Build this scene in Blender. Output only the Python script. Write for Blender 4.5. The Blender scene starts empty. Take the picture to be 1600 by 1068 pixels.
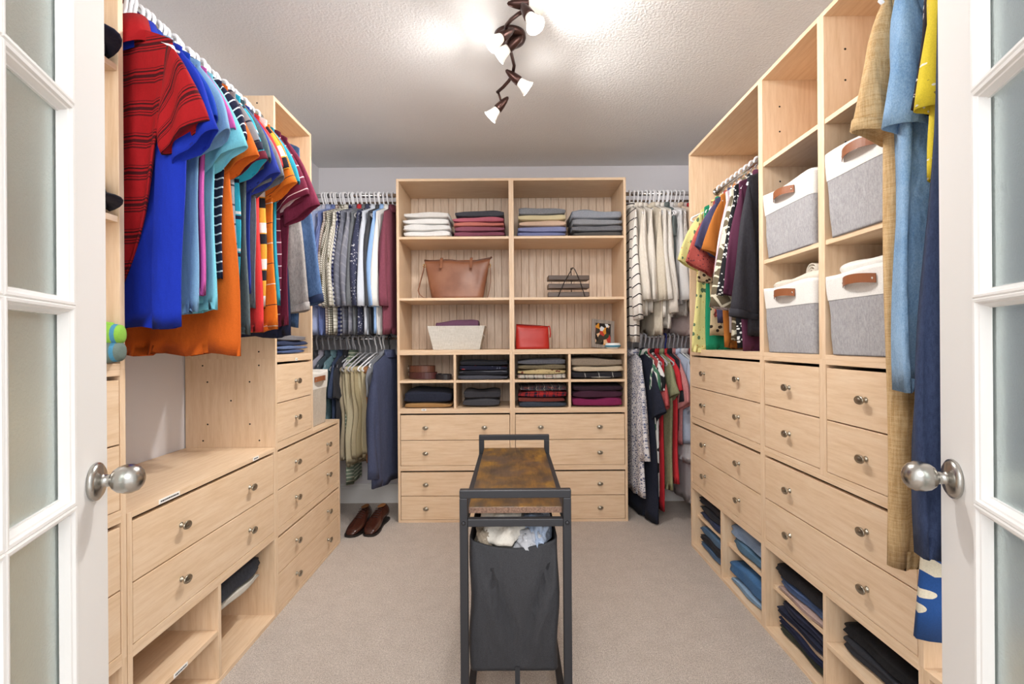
import bpy, bmesh, math, random
from math import sin, cos, pi, radians, sqrt, exp
from mathutils import Vector, Matrix

S = bpy.context.scene
C = S.collection
R = random.Random(7)

# ------------------------------------------------------------------ camera, world, lights, exposure
CAM_H = 1.162
cd = bpy.data.cameras.new('camera'); cam = bpy.data.objects.new('camera', cd); C.objects.link(cam)
cd.sensor_width = 36.0; cd.lens = 750.0 / 1600 * 36.0; cd.clip_start = 0.02
cam.matrix_world = Matrix.Translation((0, 0, CAM_H)) @ Matrix.Rotation(radians(90), 4, 'X') @ Matrix.Rotation(radians(-0.40), 4, 'Z')
S.camera = cam
S.view_settings.view_transform = 'Standard'; S.view_settings.look = 'None'
S.view_settings.exposure = 0.60; S.view_settings.gamma = 1.0; S.view_settings.use_curve_mapping = False
w = bpy.data.worlds.new('ambient_fill'); S.world = w; w.use_nodes = True  # even ambient fill, added to brighten the closet through its open front
w.node_tree.nodes['Background'].inputs[0].default_value = (0.96, 0.98, 1.0, 1)
w.node_tree.nodes['Background'].inputs[1].default_value = 1.05
BULB_W = 25.0

def area(name, loc, size, power, rot=(0, 0, 0), col=(1, .97, .93)):
    l = bpy.data.lights.new(name, 'AREA'); l.shape = 'RECTANGLE'; l.size, l.size_y = size; l.energy = power; l.color = col
    o = bpy.data.objects.new(name, l); o.location = loc; o.rotation_euler = rot; C.objects.link(o); return o
# unseen area lamp added behind the camera as frontal fill
area('fill_light', (0, -1.2, 2.3), (2.4, 1.2), 46, (radians(62), 0, 0), (1, .98, .96))

# ------------------------------------------------------------------ materials
def lin(c):
    if isinstance(c, str):
        c = c.lstrip('#'); c = [int(c[i:i + 2], 16) / 255 for i in (0, 2, 4)]
    return tuple((x / 12.92 if x <= .04045 else ((x + .055) / 1.055) ** 2.4) for x in c) + (1,)

class NT:
    def __init__(s, name):
        s.m = bpy.data.materials.new(name); s.m.use_nodes = True
        s.t = s.m.node_tree; s.b = s.t.nodes['Principled BSDF']
    def n(s, kind, **kw):
        x = s.t.nodes.new(kind)
        for k, v in kw.items(): setattr(x, k, v)
        return x
    def l(s, a, b): s.t.links.new(a, b)
    def put(s, sock, v):
        if hasattr(v, 'links') or hasattr(v, 'is_output'): s.l(v, sock)
        else: sock.default_value = v
    def math(s, op, a, b=0.0):
        x = s.n('ShaderNodeMath', operation=op); s.put(x.inputs[0], a); s.put(x.inputs[1], b); return x.outputs[0]
    def mix(s, f, a, b, mode='MIX'):
        x = s.n('ShaderNodeMix', data_type='RGBA', blend_type=mode)
        s.put(x.inputs[0], f); s.put(x.inputs[6], a); s.put(x.inputs[7], b); return x.outputs[2]
    def noise(s, vec, scale, detail=3, rough=.5):
        x = s.n('ShaderNodeTexNoise'); x.inputs['Scale'].default_value = scale; x.inputs['Detail'].default_value = detail
        x.inputs['Roughness'].default_value = rough
        if vec is not None: s.l(vec, x.inputs['Vector'])
        return x.outputs[0]
    def voro(s, vec, scale, feature='F1', out=0):
        x = s.n('ShaderNodeTexVoronoi', feature=feature); x.inputs['Scale'].default_value = scale
        s.l(vec, x.inputs['Vector']); return x.outputs[out]
    def map(s, vec, scale=(1, 1, 1), rot=(0, 0, 0)):
        x = s.n('ShaderNodeMapping'); x.inputs['Scale'].default_value = scale; x.inputs['Rotation'].default_value = rot
        s.l(vec, x.inputs['Vector']); return x.outputs[0]
    def ramp(s, f, stops, interp='LINEAR'):
        x = s.n('ShaderNodeValToRGB'); r = x.color_ramp; r.interpolation = interp
        while len(r.elements) < len(stops): r.elements.new(.5)
        for e, (p, c) in zip(r.elements, stops): e.position = p; e.color = c
        s.l(f, x.inputs[0]); return x.outputs[0]
    def coord(s, k='Object'): return s.n('ShaderNodeTexCoord').outputs[k]
    def bump(s, h, strength, dist=.001, normal=None):
        x = s.n('ShaderNodeBump'); x.inputs['Strength'].default_value = strength; x.inputs['Distance'].default_value = dist
        s.l(h, x.inputs['Height'])
        if normal is not None: s.l(normal, x.inputs['Normal'])
        return x.outputs[0]
    def base(s, c): s.put(s.b.inputs['Base Color'], c)
    def rough(s, v): s.put(s.b.inputs['Roughness'], v)
    def normal(s, v): s.l(v, s.b.inputs['Normal'])

MATS = {}
def simple(name, col, rough=.5, metal=0.0, spec=None):
    k = ('s', name)
    if k in MATS: return MATS[k]
    n = NT(name); n.base(lin(col)); n.rough(rough); n.b.inputs['Metallic'].default_value = metal
    if spec is not None: n.b.inputs['Specular IOR Level'].default_value = spec
    MATS[k] = n.m; return n.m

def wood(name, axis, c1='#e5c8a8', c2='#dbbb97', c3='#ebd2b5'):
    n = NT(name); v = n.coord()
    info = n.n('ShaderNodeObjectInfo')
    add = n.n('ShaderNodeVectorMath', operation='ADD'); n.l(v, add.inputs[0])
    sc = n.n('ShaderNodeVectorMath', operation='SCALE'); n.l(info.outputs['Location'], sc.inputs[0]); sc.inputs['Scale'].default_value = 3.7
    n.l(sc.outputs[0], add.inputs[1])
    st = {'x': (2.2, 26, 26), 'z': (26, 26, 2.2)}[axis]
    mv = n.map(add.outputs[0], st)
    a = n.noise(mv, 3.0, 5, .6); b = n.noise(n.map(add.outputs[0], tuple(k * 3.5 for k in st)), 4.0, 3, .6)
    c = n.ramp(a, [(.3, lin(c2)), (.52, lin(c1)), (.75, lin(c3))])
    f = n.ramp(b, [(.35, (.96, .95, .935, 1)), (.6, (1, 1, 1, 1))])
    n.base(n.mix(1.0, c, f, 'MULTIPLY')); n.rough(.42)
    n.normal(n.bump(b, .05, .0004)); return n.m
W_H = wood('maple_laminate', 'x'); W_V = wood('maple_laminate_upright', 'z')
W_PLANK = wood('pinkish_beadboard', 'z', '#dec8b2', '#cdb49c', '#e8d7c4')

def wall_mat(name, col, bs, scale):
    n = NT(name); v = n.coord(); n.base(lin(col)); n.rough(.8)
    n.normal(n.bump(n.noise(v, scale, 4, .6), bs, .004)); return n.m
M_WALL = wall_mat('cool_grey_paint', '#dddbdf', .15, 220)
M_CEIL = wall_mat('stippled_ceiling_paint', '#e4e4e4', .9, 95)
M_TRIM = simple('white_trim_paint', '#f1f0ee', .35)
M_DOOR = simple('white_door_paint', '#f3f2f0', .35)
M_DARK = simple('shadow_gap_black', '#201a16', .9)
M_BLACKMETAL = simple('black_powder_coated_steel', '#303034', .42, .35)
M_NICKEL = simple('brushed_nickel', '#b9b6b0', .26, 1.0)
M_NICKEL2 = simple('antique_nickel', '#a39c8e', .28, 1.0)
M_CHROME = simple('chrome_rail', '#d0d0d0', .15, 1.0)
M_BRONZE = simple('oil_rubbed_bronze', '#4a332e', .32, .75)
M_HANGER = simple('white_plastic', '#f3f3f6', .3)
M_HANGG = simple('grey_plastic', '#b9b9bf', .35)
M_HANGB = simple('blue_plastic', '#28388c', .35)
M_LABEL = simple('white_label_tape', '#f4f2ee', .5)
M_PRINT = simple('black_label_print', '#333333', .6)
M_LEATHER = simple('tan_leather', '#8a5230', .45)
M_RIVET = simple('silver_rivet', '#cfcac2', .25, 1.0)

n = NT('beige_carpet'); v = n.coord()
a = n.noise(v, 260, 4, .7); b = n.noise(v, 14, 4, .6); c3 = n.noise(v, 95, 3, .6)
col = n.ramp(a, [(.34, lin('#998a7f')), (.5, lin('#d3c5b9')), (.66, lin('#eee4dc'))])
n.base(n.mix(1.0, n.mix(1.0, col, n.ramp(b, [(.3, (.90, .89, .88, 1)), (.65, (1, 1, 1, 1))]), 'MULTIPLY'), n.ramp(c3, [(.35, (.86, .85, .84, 1)), (.6, (1, 1, 1, 1))]), 'MULTIPLY'))
n.rough(.95); n.b.inputs['Sheen Weight'].default_value = .2
n.normal(n.bump(a, .9, .006, n.bump(n.noise(v, 70, 3, .6), .5, .01))); M_CARPET = n.m

n = NT('rustic_brown_board'); v = n.coord()
a = n.noise(n.map(v, (9, 4, 9)), 1.6, 6, .62); b = n.noise(n.map(v, (60, 7, 60)), 2.0, 5, .7); c3 = n.noise(n.map(v, (1, 1, 1)), 9, 4, .6)
col = n.ramp(a, [(.36, lin('#33271d')), (.45, lin('#553e20')), (.55, lin('#775420')), (.70, lin('#966d24'))])
col = n.mix(n.ramp(c3, [(.47, (0, 0, 0, 1)), (.62, (.8, .8, .8, 1))]), col, lin('#4f3e33'))
n.base(n.mix(.75, col, n.ramp(b, [(.35, (.55, .52, .5, 1)), (.6, (1, 1, 1, 1))]), 'MULTIPLY')); n.rough(.38)
n.normal(n.bump(b, .15, .001)); M_RUSTIC = n.m
n = NT('chipboard_edge'); v = n.coord(); n.base(n.ramp(n.noise(v, 180, 3, .7), [(.3, lin('#4f372b')), (.6, lin('#8f705e'))])); n.rough(.8); M_CHIP = n.m

n = NT('frosted_glass'); v = n.coord()
n.base((.66, .73, .71, 1)); n.b.inputs['Transmission Weight'].default_value = .85; n.b.inputs['IOR'].default_value = 1.2
n.rough(.42); n.normal(n.bump(n.noise(v, 260, 2, .6), .6, .002)); M_FROST = n.m

n = NT('alabaster_glass_shade'); n.base((.95, .92, .86, 1)); n.rough(.35)
n.b.inputs['Emission Color'].default_value = (1, .93, .8, 1); n.b.inputs['Emission Strength'].default_value = .22; M_SHADE = n.m
n = NT('lit_bulb'); n.base((1, 1, 1, 1)); n.b.inputs['Emission Color'].default_value = (1, .96, .9, 1); n.b.inputs['Emission Strength'].default_value = 12; M_BULB = n.m

def cloth(pat, *a, rough=.88, name=None, wr=.35):
    """pat: plain(c) heather(c1,c2) stripe(base,period,[(pos,width,col)..],axis) check(base,c,period,width) plaid(base,list) dots floral animal vein denim gauze knit"""
    key = (pat, repr(a), rough, wr)
    if key in MATS: return MATS[key]
    n = NT(name or ('%s_cloth' % pat)); uvn = n.n('ShaderNodeUVMap'); uvn.uv_map = 'UVMap'; uv = uvn.outputs[0]
    sep = n.n('ShaderNodeSeparateXYZ'); n.l(uv, sep.inputs[0]); u, vv = sep.outputs[0], sep.outputs[1]
    ob = n.coord()
    def bands(coord, period, base, lst):
        f = n.math('FRACT', n.math('DIVIDE', coord, period))
        stops = [(0.0, base)]
        for p, wd, c in lst: stops += [(p, c), (min(p + wd, .999), base)]
        return n.ramp(f, stops, 'CONSTANT')
    g = 1.0
    if pat == 'plain': c = lin(a[0])
    elif pat == 'heather':
        c = n.ramp(n.noise(n.map(ob, (1, 1, .35)), 190, 4, .8), [(.36, lin(a[1])), (.62, lin(a[0]))])
    elif pat == 'stripe':
        c = bands(vv if (len(a) < 4 or a[3] == 'v') else u, a[1], lin(a[0]), [(p, w_, lin(q)) for p, w_, q in a[2]])
    elif pat == 'check':
        W1 = (1, 1, 1, 1); K = tuple(x for x in lin(a[1]))
        c1 = bands(u, a[2], W1, [(.05, a[3], K)]); c2 = bands(vv, a[2], W1, [(.05, a[3], K)])
        c = n.mix(1.0, n.mix(1.0, c1, c2, 'MULTIPLY'), lin(a[0]), 'MULTIPLY')
    elif pat == 'plaid':
        c1 = bands(u, a[1], lin(a[0]), [(p, w_, lin(q)) for p, w_, q in a[2]])
        c2 = bands(vv, a[1], lin(a[0]), [(p, w_, lin(q)) for p, w_, q in a[2]])
        c = n.mix(.5, c1, c2)
    elif pat == 'dots':
        d = n.voro(uv, a[2]); c = n.mix(n.math('LESS_THAN', d, a[3] if len(a) > 3 else .33), lin(a[0]), lin(a[1]))
    elif pat == 'floral':
        d = n.voro(uv, a[3]); e = n.voro(uv, a[3] * 2.3); t = n.noise(uv, a[3] * 1.5, 4, .7)
        c = n.mix(n.math('LESS_THAN', n.math('ADD', d, n.math('MULTIPLY', t, .35)), .42), lin(a[0]), lin(a[1]))
        c = n.mix(n.math('LESS_THAN', n.math('ADD', e, n.math('MULTIPLY', t, .3)), .30), c, lin(a[2]))
    elif pat == 'animal':
        d = n.voro(uv, a[2], 'DISTANCE_TO_EDGE'); t = n.noise(uv, a[2] * 1.2, 2, .5)
        c = n.mix(n.math('GREATER_THAN', n.math('ADD', d, n.math('MULTIPLY', t, .12)), a[3] if len(a) > 3 else .16), lin(a[0]), lin(a[1]))
    elif pat == 'leaf':
        wv = n.n('ShaderNodeTexWave'); wv.inputs['Scale'].default_value = a[2]; wv.inputs['Distortion'].default_value = a[3]; wv.inputs['Detail'].default_value = 2
        wv.inputs['Detail Scale'].default_value = 1.2
        n.l(uv, wv.inputs['Vector']); c = n.mix(n.math('GREATER_THAN', wv.outputs[1], .5), lin(a[0]), lin(a[1]))
    elif pat == 'shells':       # blue band with cream petals below, radiating blue lines above
        d = n.voro(n.map(uv, (1.0, 2.0, 1)), 12.0); low = n.math('LESS_THAN', vv, a[2])
        lines = n.math('LESS_THAN', n.math('FRACT', n.math('DIVIDE', n.math('ADD', vv, n.math('MULTIPLY', u, .75)), .046)), .24)
        pet = n.math('GREATER_THAN', d, .34)
        f = n.math('ADD', n.math('MULTIPLY', low, pet), n.math('MULTIPLY', n.math('SUBTRACT', 1.0, low), lines))
        c = n.mix(f, lin(a[0]), lin(a[1]))
    elif pat == 'denim':
        t = n.noise(n.map(ob, (1, 1, .5)), 420, 3, .8); s2 = n.noise(ob, 7, 3, .6)
        c = n.ramp(n.math('ADD', n.math('MULTIPLY', t, .55), n.math('MULTIPLY', s2, .45)), [(.38, lin(a[0])), (.62, lin(a[1]))])
    elif pat == 'gauze':
        t = n.noise(n.map(ob, (150, 150, 8)), 2.2, 3, .7); s2 = n.noise(n.map(ob, (8, 8, 150)), 2.2, 3, .7)
        c = n.ramp(n.math('MULTIPLY', n.math('ADD', t, s2), .5), [(.4, lin(a[0])), (.58, lin(a[1]))])
    elif pat == 'knit':
        c = n.ramp(n.math('ABSOLUTE', n.math('SINE', n.math('MULTIPLY', u, 700.0))), [(.0, lin(a[1])), (.5, lin(a[0]))])
    if not isinstance(c, tuple):
        pass
    v1 = n.noise(ob, 380, 2, .6)
    shade = n.ramp(v1, [(.3, (.78, .78, .78, 1)), (.65, (.91, .91, .91, 1))])
    n.base(n.mix(1.0, c, shade, 'MULTIPLY')); n.rough(rough); n.b.inputs['Sheen Weight'].default_value = .02
    n.b.inputs['Specular IOR Level'].default_value = .25
    wrk = n.noise(n.map(ob, (1, 1, .45)), 16, 3, .55)
    n.normal(n.bump(v1, .12, .001, n.bump(wrk, wr, .02)))
    MATS[key] = n.m; return n.m

# ------------------------------------------------------------------ mesh helpers
def mesh_from(name, V, F, UV=None, smooth=True):
    me = bpy.data.meshes.new(name); me.from_pydata([tuple(v) for v in V], [], F); me.update()
    if UV:
        l = me.uv_layers.new(name='UVMap'); d = l.data
        for i, lo in enumerate(me.loops): d[i].uv = UV[lo.vertex_index]
    if smooth: me.polygons.foreach_set('use_smooth', [True] * len(me.polygons))
    return me

def obj(name, me, mat=None, parent=None, loc=(0, 0, 0), rotz=0.0, rot=None):
    if mat is not None and not me.materials: me.materials.append(mat)
    o = bpy.data.objects.new(name, me); C.objects.link(o)
    o.location = loc; o.rotation_euler = rot if rot else (0, 0, rotz)
    if parent is not None: o.parent = parent
    return o

def tag(o, label, cat, group=None):
    o['label'] = label; o['category'] = cat
    if group: o['group'] = group
    return o

def thing(name, label, cat, loc=(0, 0, 0), rotz=0.0, group=None, rot=None):
    o = bpy.data.objects.new(name, None); C.objects.link(o); o.location = loc
    o.rotation_euler = rot if rot else (0, 0, rotz); o.empty_display_size = .05
    return tag(o, label, cat, group)

class MB:
    def __init__(s): s.V = []; s.F = []; s.U = []
    def ring(s, pts, uvs=None):
        i = len(s.V); s.V += [Vector(p) for p in pts]; s.U += uvs if uvs else [(p[0], p[2]) for p in pts]
        return list(range(i, i + len(pts)))
    def bridge(s, a, b, closed=True):
        n = len(a)
        for k in range(n if closed else n - 1):
            j = (k + 1) % n; s.F.append((a[k], a[j], b[j], b[k]))
    def cap(s, a, flip=False): s.F.append(tuple(reversed(a)) if flip else tuple(a))
    def box(s, x0, x1, y0, y1, z0, z1):
        a = s.ring([(x0, y0, z0), (x1, y0, z0), (x1, y1, z0), (x0, y1, z0)]); b = s.ring([(x0, y0, z1), (x1, y0, z1), (x1, y1, z1), (x0, y1, z1)])
        s.bridge(a, b); s.cap(a, True); s.cap(b)
    def tube(s, pts, r, n=8, caps=True, ry=None):
        pts = [Vector(p) for p in pts]; rings = []; up = None
        for i, p in enumerate(pts):
            t = (pts[min(i + 1, len(pts) - 1)] - pts[max(i - 1, 0)])
            t = t.normalized() if t.length > 1e-9 else Vector((0, 0, 1))
            if up is None:
                up = Vector((0, 0, 1)) if abs(t.z) < .9 else Vector((0, 1, 0))
            sd = t.cross(up)
            if sd.length < 1e-6: sd = t.cross(Vector((1, 0, 0)))
            sd.normalize(); up = sd.cross(t).normalized()
            rr = r[i] if isinstance(r, (list, tuple)) else r; r2 = rr if ry is None else ry
            rings.append(s.ring([p + sd * (rr * cos(2 * pi * k / n)) + up * (r2 * sin(2 * pi * k / n)) for k in range(n)]))
        for a, b in zip(rings, rings[1:]): s.bridge(a, b)
        if caps: s.cap(rings[0], True); s.cap(rings[-1])
    def lathe(s, prof, n=16, M=None):
        rings = []
        for r, z in prof:
            pts = [Vector((r * cos(2 * pi * k / n), r * sin(2 * pi * k / n), z)) for k in range(n)]
            if M is not None: pts = [M @ p for p in pts]
            rings.append(s.ring(pts))
        for a, b in zip(rings, rings[1:]): s.bridge(a, b)
        s.cap(rings[0], True); s.cap(rings[-1])
    def mesh(s, name, smooth=True): return mesh_from(name, s.V, s.F, s.U, smooth)

BOXC = {}
def boxm(x0, x1, y0, y1, z0, z1, bev=0.0):
    k = tuple(round(q, 4) for q in (x0, x1, y0, y1, z0, z1, bev))
    if k in BOXC: return BOXC[k]
    if bev <= 0:
        m = MB(); m.box(x0, x1, y0, y1, z0, z1); me = m.mesh('panel', False)
    else:
        bm = bmesh.new(); bmesh.ops.create_cube(bm, size=1)
        for v in bm.verts: v.co = Vector(((x0 + x1) / 2 + v.co.x * (x1 - x0), (y0 + y1) / 2 + v.co.y * (y1 - y0), (z0 + z1) / 2 + v.co.z * (z1 - z0)))
        bmesh.ops.bevel(bm, geom=bm.edges[:], offset=bev, segments=2, affect='EDGES', profile=.5)
        me = bpy.data.meshes.new('panel'); bm.to_mesh(me); bm.free()
    BOXC[k] = me.copy() if False else me
    return me
def pbox(name, mat, parent, dims, bev=0.0):
    me = boxm(*dims, bev)
    if me.materials and me.materials[0] is not mat: me = me.copy(); me.materials.clear()
    return obj(name, me, mat, parent)

# ------------------------------------------------------------------ room
XL, XR, YB, HC = -1.40, 1.40, 3.50, 2.44
Y0 = .22
def struct(name, me, mat, parent=None, **k):
    o = obj(name, me, mat, parent, **k)
    if parent is None: o['kind'] = 'structure'
    return o
struct('floor', boxm(XL - .1, XR + .1, -1.2, YB + .1, -.1, 0), M_CARPET)
struct('ceiling', boxm(XL - .1, XR + .1, Y0, YB + .1, HC, HC + .1), M_CEIL)
struct('wall_left', boxm(XL - .1, XL, Y0, YB, 0, HC), M_WALL)
struct('wall_right', boxm(XR, XR + .1, Y0, YB, 0, HC), M_WALL)
struct('wall_back', boxm(XL - .1, XR + .1, YB, YB + .1, 0, HC), M_WALL)
def baseboard(name, x0, x1):
    m = MB(); prof = [(0, 0), (-.014, 0), (-.014, .10), (-.011, .112), (-.011, .12), (-.006, .128), (-.006, .135), (0, .14)]
    a = m.ring([(x0, YB + p, z) for p, z in prof]); b = m.ring([(x1, YB + p, z) for p, z in prof]); m.bridge(b, a); m.cap(a); m.cap(b, True)
    struct(name, m.mesh('skirting', False), M_TRIM)
baseboard('baseboard_left', XL, -.76); baseboard('baseboard_right', .76, XR)

# ------------------------------------------------------------------ french doors
def door(name, hinge, lead, side):
    hx, hy = hinge; lx, ly = lead
    ang = math.atan2(ly - hy, lx - hx); Wd = math.hypot(lx - hx, ly - hy)
    root = bpy.data.objects.new(name, None); C.objects.link(root); root.location = (hx, hy, .012); root.rotation_euler = (0, 0, ang); root['kind'] = 'structure'
    T = .0175; st = .118; mu = .036; pw = (Wd - 2 * st - 2 * .022 - mu) / 2   # glass openings incl moulding handled below
    gx = [(st + .022, st + .022 + pw), (Wd - st - .022 - pw, Wd - st - .022)]
    zs = [(.285, .57), (.605, .889), (.9235, 1.209), (1.2385, 1.525), (1.562, 1.85)]
    zs = [(a - .012, b - .012) for a, b in zs]
    pbox('stile', M_DOOR, root, (0, st, -T, T, 0, 2.02)); pbox('stile', M_DOOR, root, (Wd - st, Wd, -T, T, 0, 2.02))
    pbox('rail', M_DOOR, root, (st, Wd - st, -T, T, 0, zs[0][0] - .022)); pbox('rail', M_DOOR, root, (st, Wd - st, -T, T, zs[-1][1] + .022, 2.02))
    for (a, b) in zip(zs, zs[1:]): pbox('muntin', M_DOOR, root, (st, Wd - st, -.006, .006, a[1], b[0]))
    pbox('muntin', M_DOOR, root, (gx[0][1], gx[1][0], -.0055, .0055, zs[0][0] - .02, zs[-1][1] + .02))
    for (x0, x1) in gx:
        for i, (z0, z1) in enumerate(zs):
            pbox('pane', M_FROST, root, (x0 - .004, x1 + .004, -.002, .002, z0 - .004, z1 + .004))
            # moulding frame: stepped profile on both faces
            l = -.0215 if x0 == gx[0][0] else -(gx[1][0] - gx[0][1]) / 2; r = .0215 if x1 == gx[1][1] else (gx[1][0] - gx[0][1]) / 2
            dn = .022 if i == 0 else (z0 - zs[i - 1][1]) / 2; up = .022 if i == 4 else (zs[i + 1][0] - z1) / 2
            for sg in (-1, 1):
                m = MB(); prev = None
                for k, h in ((1.0, .0175), (.86, .0195), (.62, .019), (.5, .0155), (.36, .0145), (.16, .0085), (0, .003)):
                    q = [(x0 + l * k if l < 0 else x0 - l * k, sg * h, z0 - dn * k), (x1 + r * k, sg * h, z0 - dn * k), (x1 + r * k, sg * h, z1 + up * k), (x0 + l * k, sg * h, z1 + up * k)]
                    cur = m.ring(q)
                    if prev: m.bridge(prev, cur) if sg < 0 else m.bridge(cur, prev)
                    prev = cur
                obj('glazing_bead', m.mesh('bead', False), M_DOOR, root)
    for sg in (-1, 1):
        M = Matrix.Translation((Wd - .056, sg * T, .915)) @ Matrix.Rotation(-sg * pi / 2, 4, 'X')
        m = MB(); m.lathe([(0.001, 0), (.031, 0), (.033, .003), (.032, .007), (.026, .011), (.014, .013), (.0105, .016), (.0105, .024), (.012, .027)], 28, M)
        k = obj('door_knob', m.mesh('rose'), M_NICKEL, root)
        m = MB(); m.lathe([(.011, .024), (.017, .028), (.0225, .035), (.0255, .045), (.025, .055), (.021, .064), (.014, .070), (.006, .0728), (.001, .0735)], 28, M)
        obj('grip', m.mesh('grip'), M_NICKEL, k)
    return root
door('door_1', (-.53, .30), (-.757, .87), 1)
door('door_2', (.545, .29), (.780, .85), -1)

# ------------------------------------------------------------------ cabinets
P = .016; D = .385
ZM = [0, .35, .72, 1.098]; ZT = 2.22
def knob_mesh():
    m = MB(); M = Matrix.Rotation(pi / 2, 4, 'X')
    m.lathe([(.001, 0), (.0085, 0), (.0085, .002), (.0048, .004), (.0045, .015), (.008, .018)], 12, M)
    for r0 in ([(0.4, .016), (.9, .0165), (1.0, .0185), (1.0, .0205), (.93, .0225), (.80, .0228), (.72, .022), (.55, .0248), (.3, .0262), (.02, .0268)],):
        rings = []
        for r, y in r0: rings.append(m.ring([(  .0185 * r * cos(2 * pi * k / 20), -y, .0128 * r * sin(2 * pi * k / 20)) for k in range(20)]))
        for a, b in zip(rings, rings[1:]): m.bridge(b, a)
        m.cap(rings[-1], True); m.cap(rings[0])
    return m.mesh('drawer_knob')
KNOB = knob_mesh()
def shell(name, label, cat, origin, rz, w_, h, group, back=True, d=D, open_=True):
    t = thing(name, label, cat, origin, rz, group)
    pbox('side_panel', W_V, t, (0, P, 0, d, 0, h), .0008); pbox('side_panel', W_V, t, (w_ - P, w_, 0, d, 0, h), .0008)
    pbox('top_panel', W_H, t, (P, w_ - P, 0, d, h - P, h), .0008); pbox('bottom_panel', W_H, t, (P, w_ - P, 0, d, 0, P), .0008)
    if back is True: pbox('back_panel', W_V, t, (P, w_ - P, d - .006, d, P, h - P))
    elif back == 'planks':
        n_ = 13; a0, a1 = P, w_ - P; pw = (a1 - a0) / n_
        for i in range(n_):
            e = (i * 7 % 3) * .0006
            o = pbox('plank', W_PLANK, t, (a0 + .0007, a0 + pw - .0007, d - .012 + e * 0, d - .003, P, h - P), .0025)
            o.location = (i * pw, e, 0)
        pbox('back_panel', simple('plank_joint', '#a58c72', .8), t, (P, w_ - P, d - .003, d, P, h - P))
    return t
def drawers(t, w_, h, n_, knobs):
    gap = .009; hh = (h - 2 * P - gap) / n_
    for i in range(n_):
        z0 = P + .002 + i * hh; z1 = P + (i + 1) * hh - .002
        dr = pbox('drawer', W_H, t, (P + .003, w_ - P - .003, .001, .02, z0, z1), .0012)
        for kx in knobs:
            obj('knob', KNOB, M_NICKEL2, dr, (w_ / 2 + kx, .001, (z0 + z1) / 2))
    pbox('drawer_box', M_DARK, t, (P + .006, w_ - P - .006, .02, .30, P + .004, h - P - gap - .004))
def cubbies(t, w_, h, div=True, shelf=True, rec=(0, 0), d=D):
    if div: pbox('divider', W_V, t, (w_ / 2 - P / 2, w_ / 2 + P / 2, .001, d - .014, P, h - P), .0008)
    if shelf:
        z = h / 2
        if div:
            pbox('shelf', W_H, t, (P, w_ / 2 - P / 2, .002 + rec[0], d - .014, z - P / 2, z + P / 2), .0008)
            pbox('shelf', W_H, t, (w_ / 2 + P / 2, w_ - P, .002 + rec[1], d - .014, z - P / 2, z + P / 2), .0008)
def shelves(t, w_, zs, d=D):
    for z in zs: pbox('shelf', W_H, t, (P, w_ - P, .003, d - .014, z - P, z), .0008)
def pins(t, pts, axis='x'):
    m = MB()
    for x, y, z in pts:
        M = Matrix.Translation((x, y, z)) @ Matrix.Rotation(pi / 2, 4, 'Y'); m.lathe([(.0005, -.0007), (.0035, -.0007), (.0035, .0007), (.0005, .0007)], 8, M)
    o = obj('pin_hole', m.mesh('pin_holes'), M_DARK, t); o['kind'] = 'stuff'
def label_strip(t, x, y, z, w_, rows=1, tiltx=0):
    l = pbox('label_strip', M_LABEL, t, (x - w_ / 2, x + w_ / 2, y - .0012, y, z - .0065, z + .0065))
    m = MB(); q = x - w_ / 2 + .006
    while q < x + w_ / 2 - .008:
        ww = R.uniform(.003, .007); m.box(q, q + ww, y - .0016, y - .0011, z - .002, z + .0022); q += ww + .0016
    obj('label_print', m.mesh('print', False), M_PRINT, l)
HALF = .19
UN = {}
# --- back wall: two columns of modules
for i, sd in enumerate(('left', 'right')):
    ox = -.742 + i * .742; w_ = .742
    side = ('beside the plaid and blue shirts', 'beside the cream sweaters')[i]
    t = shell('drawer_unit', ('two-drawer maple base unit behind the wood-topped sorter, next to the navy suit jacket', 'two-drawer maple base unit behind the wood-topped sorter, next to the long navy dress')[i], 'drawer unit', (ox, 3.10, 0), 0, w_, ZM[1], 'drawer units of the closet'); drawers(t, w_, .35, 2, (-HALF, HALF))
    t = shell('drawer_unit', ('upper two-drawer maple unit below the navy sweater cubby on the back wall', 'upper two-drawer maple unit below the magenta knit cubby on the back wall')[i], 'drawer unit', (ox, 3.10, .35), 0, w_, .37, 'drawer units of the closet'); drawers(t, w_, .37, 2, (-HALF, HALF))
    t = shell('cubby_unit', ('four-cubby maple unit holding belts and dark sweaters on the back wall', 'four-cubby maple unit holding scarves and plum knits on the back wall')[i], 'cubby unit', (ox, 3.10, .72), 0, w_, .378, 'cubby units of the closet', 'planks'); cubbies(t, w_, .378)
    if i == 0: label_strip(t, .17, 0, .008, .03)
    t = shell('bookcase', ('open maple bookcase holding the tan handbag and white bin on the back wall', 'open maple bookcase holding the red pouch and photo frame on the back wall')[i], 'bookcase', (ox, 3.10, ZM[3]), 0, w_, ZT - ZM[3], 'open bookcases of the closet', 'planks')
    shelves(t, w_, (.352, .748))
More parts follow.
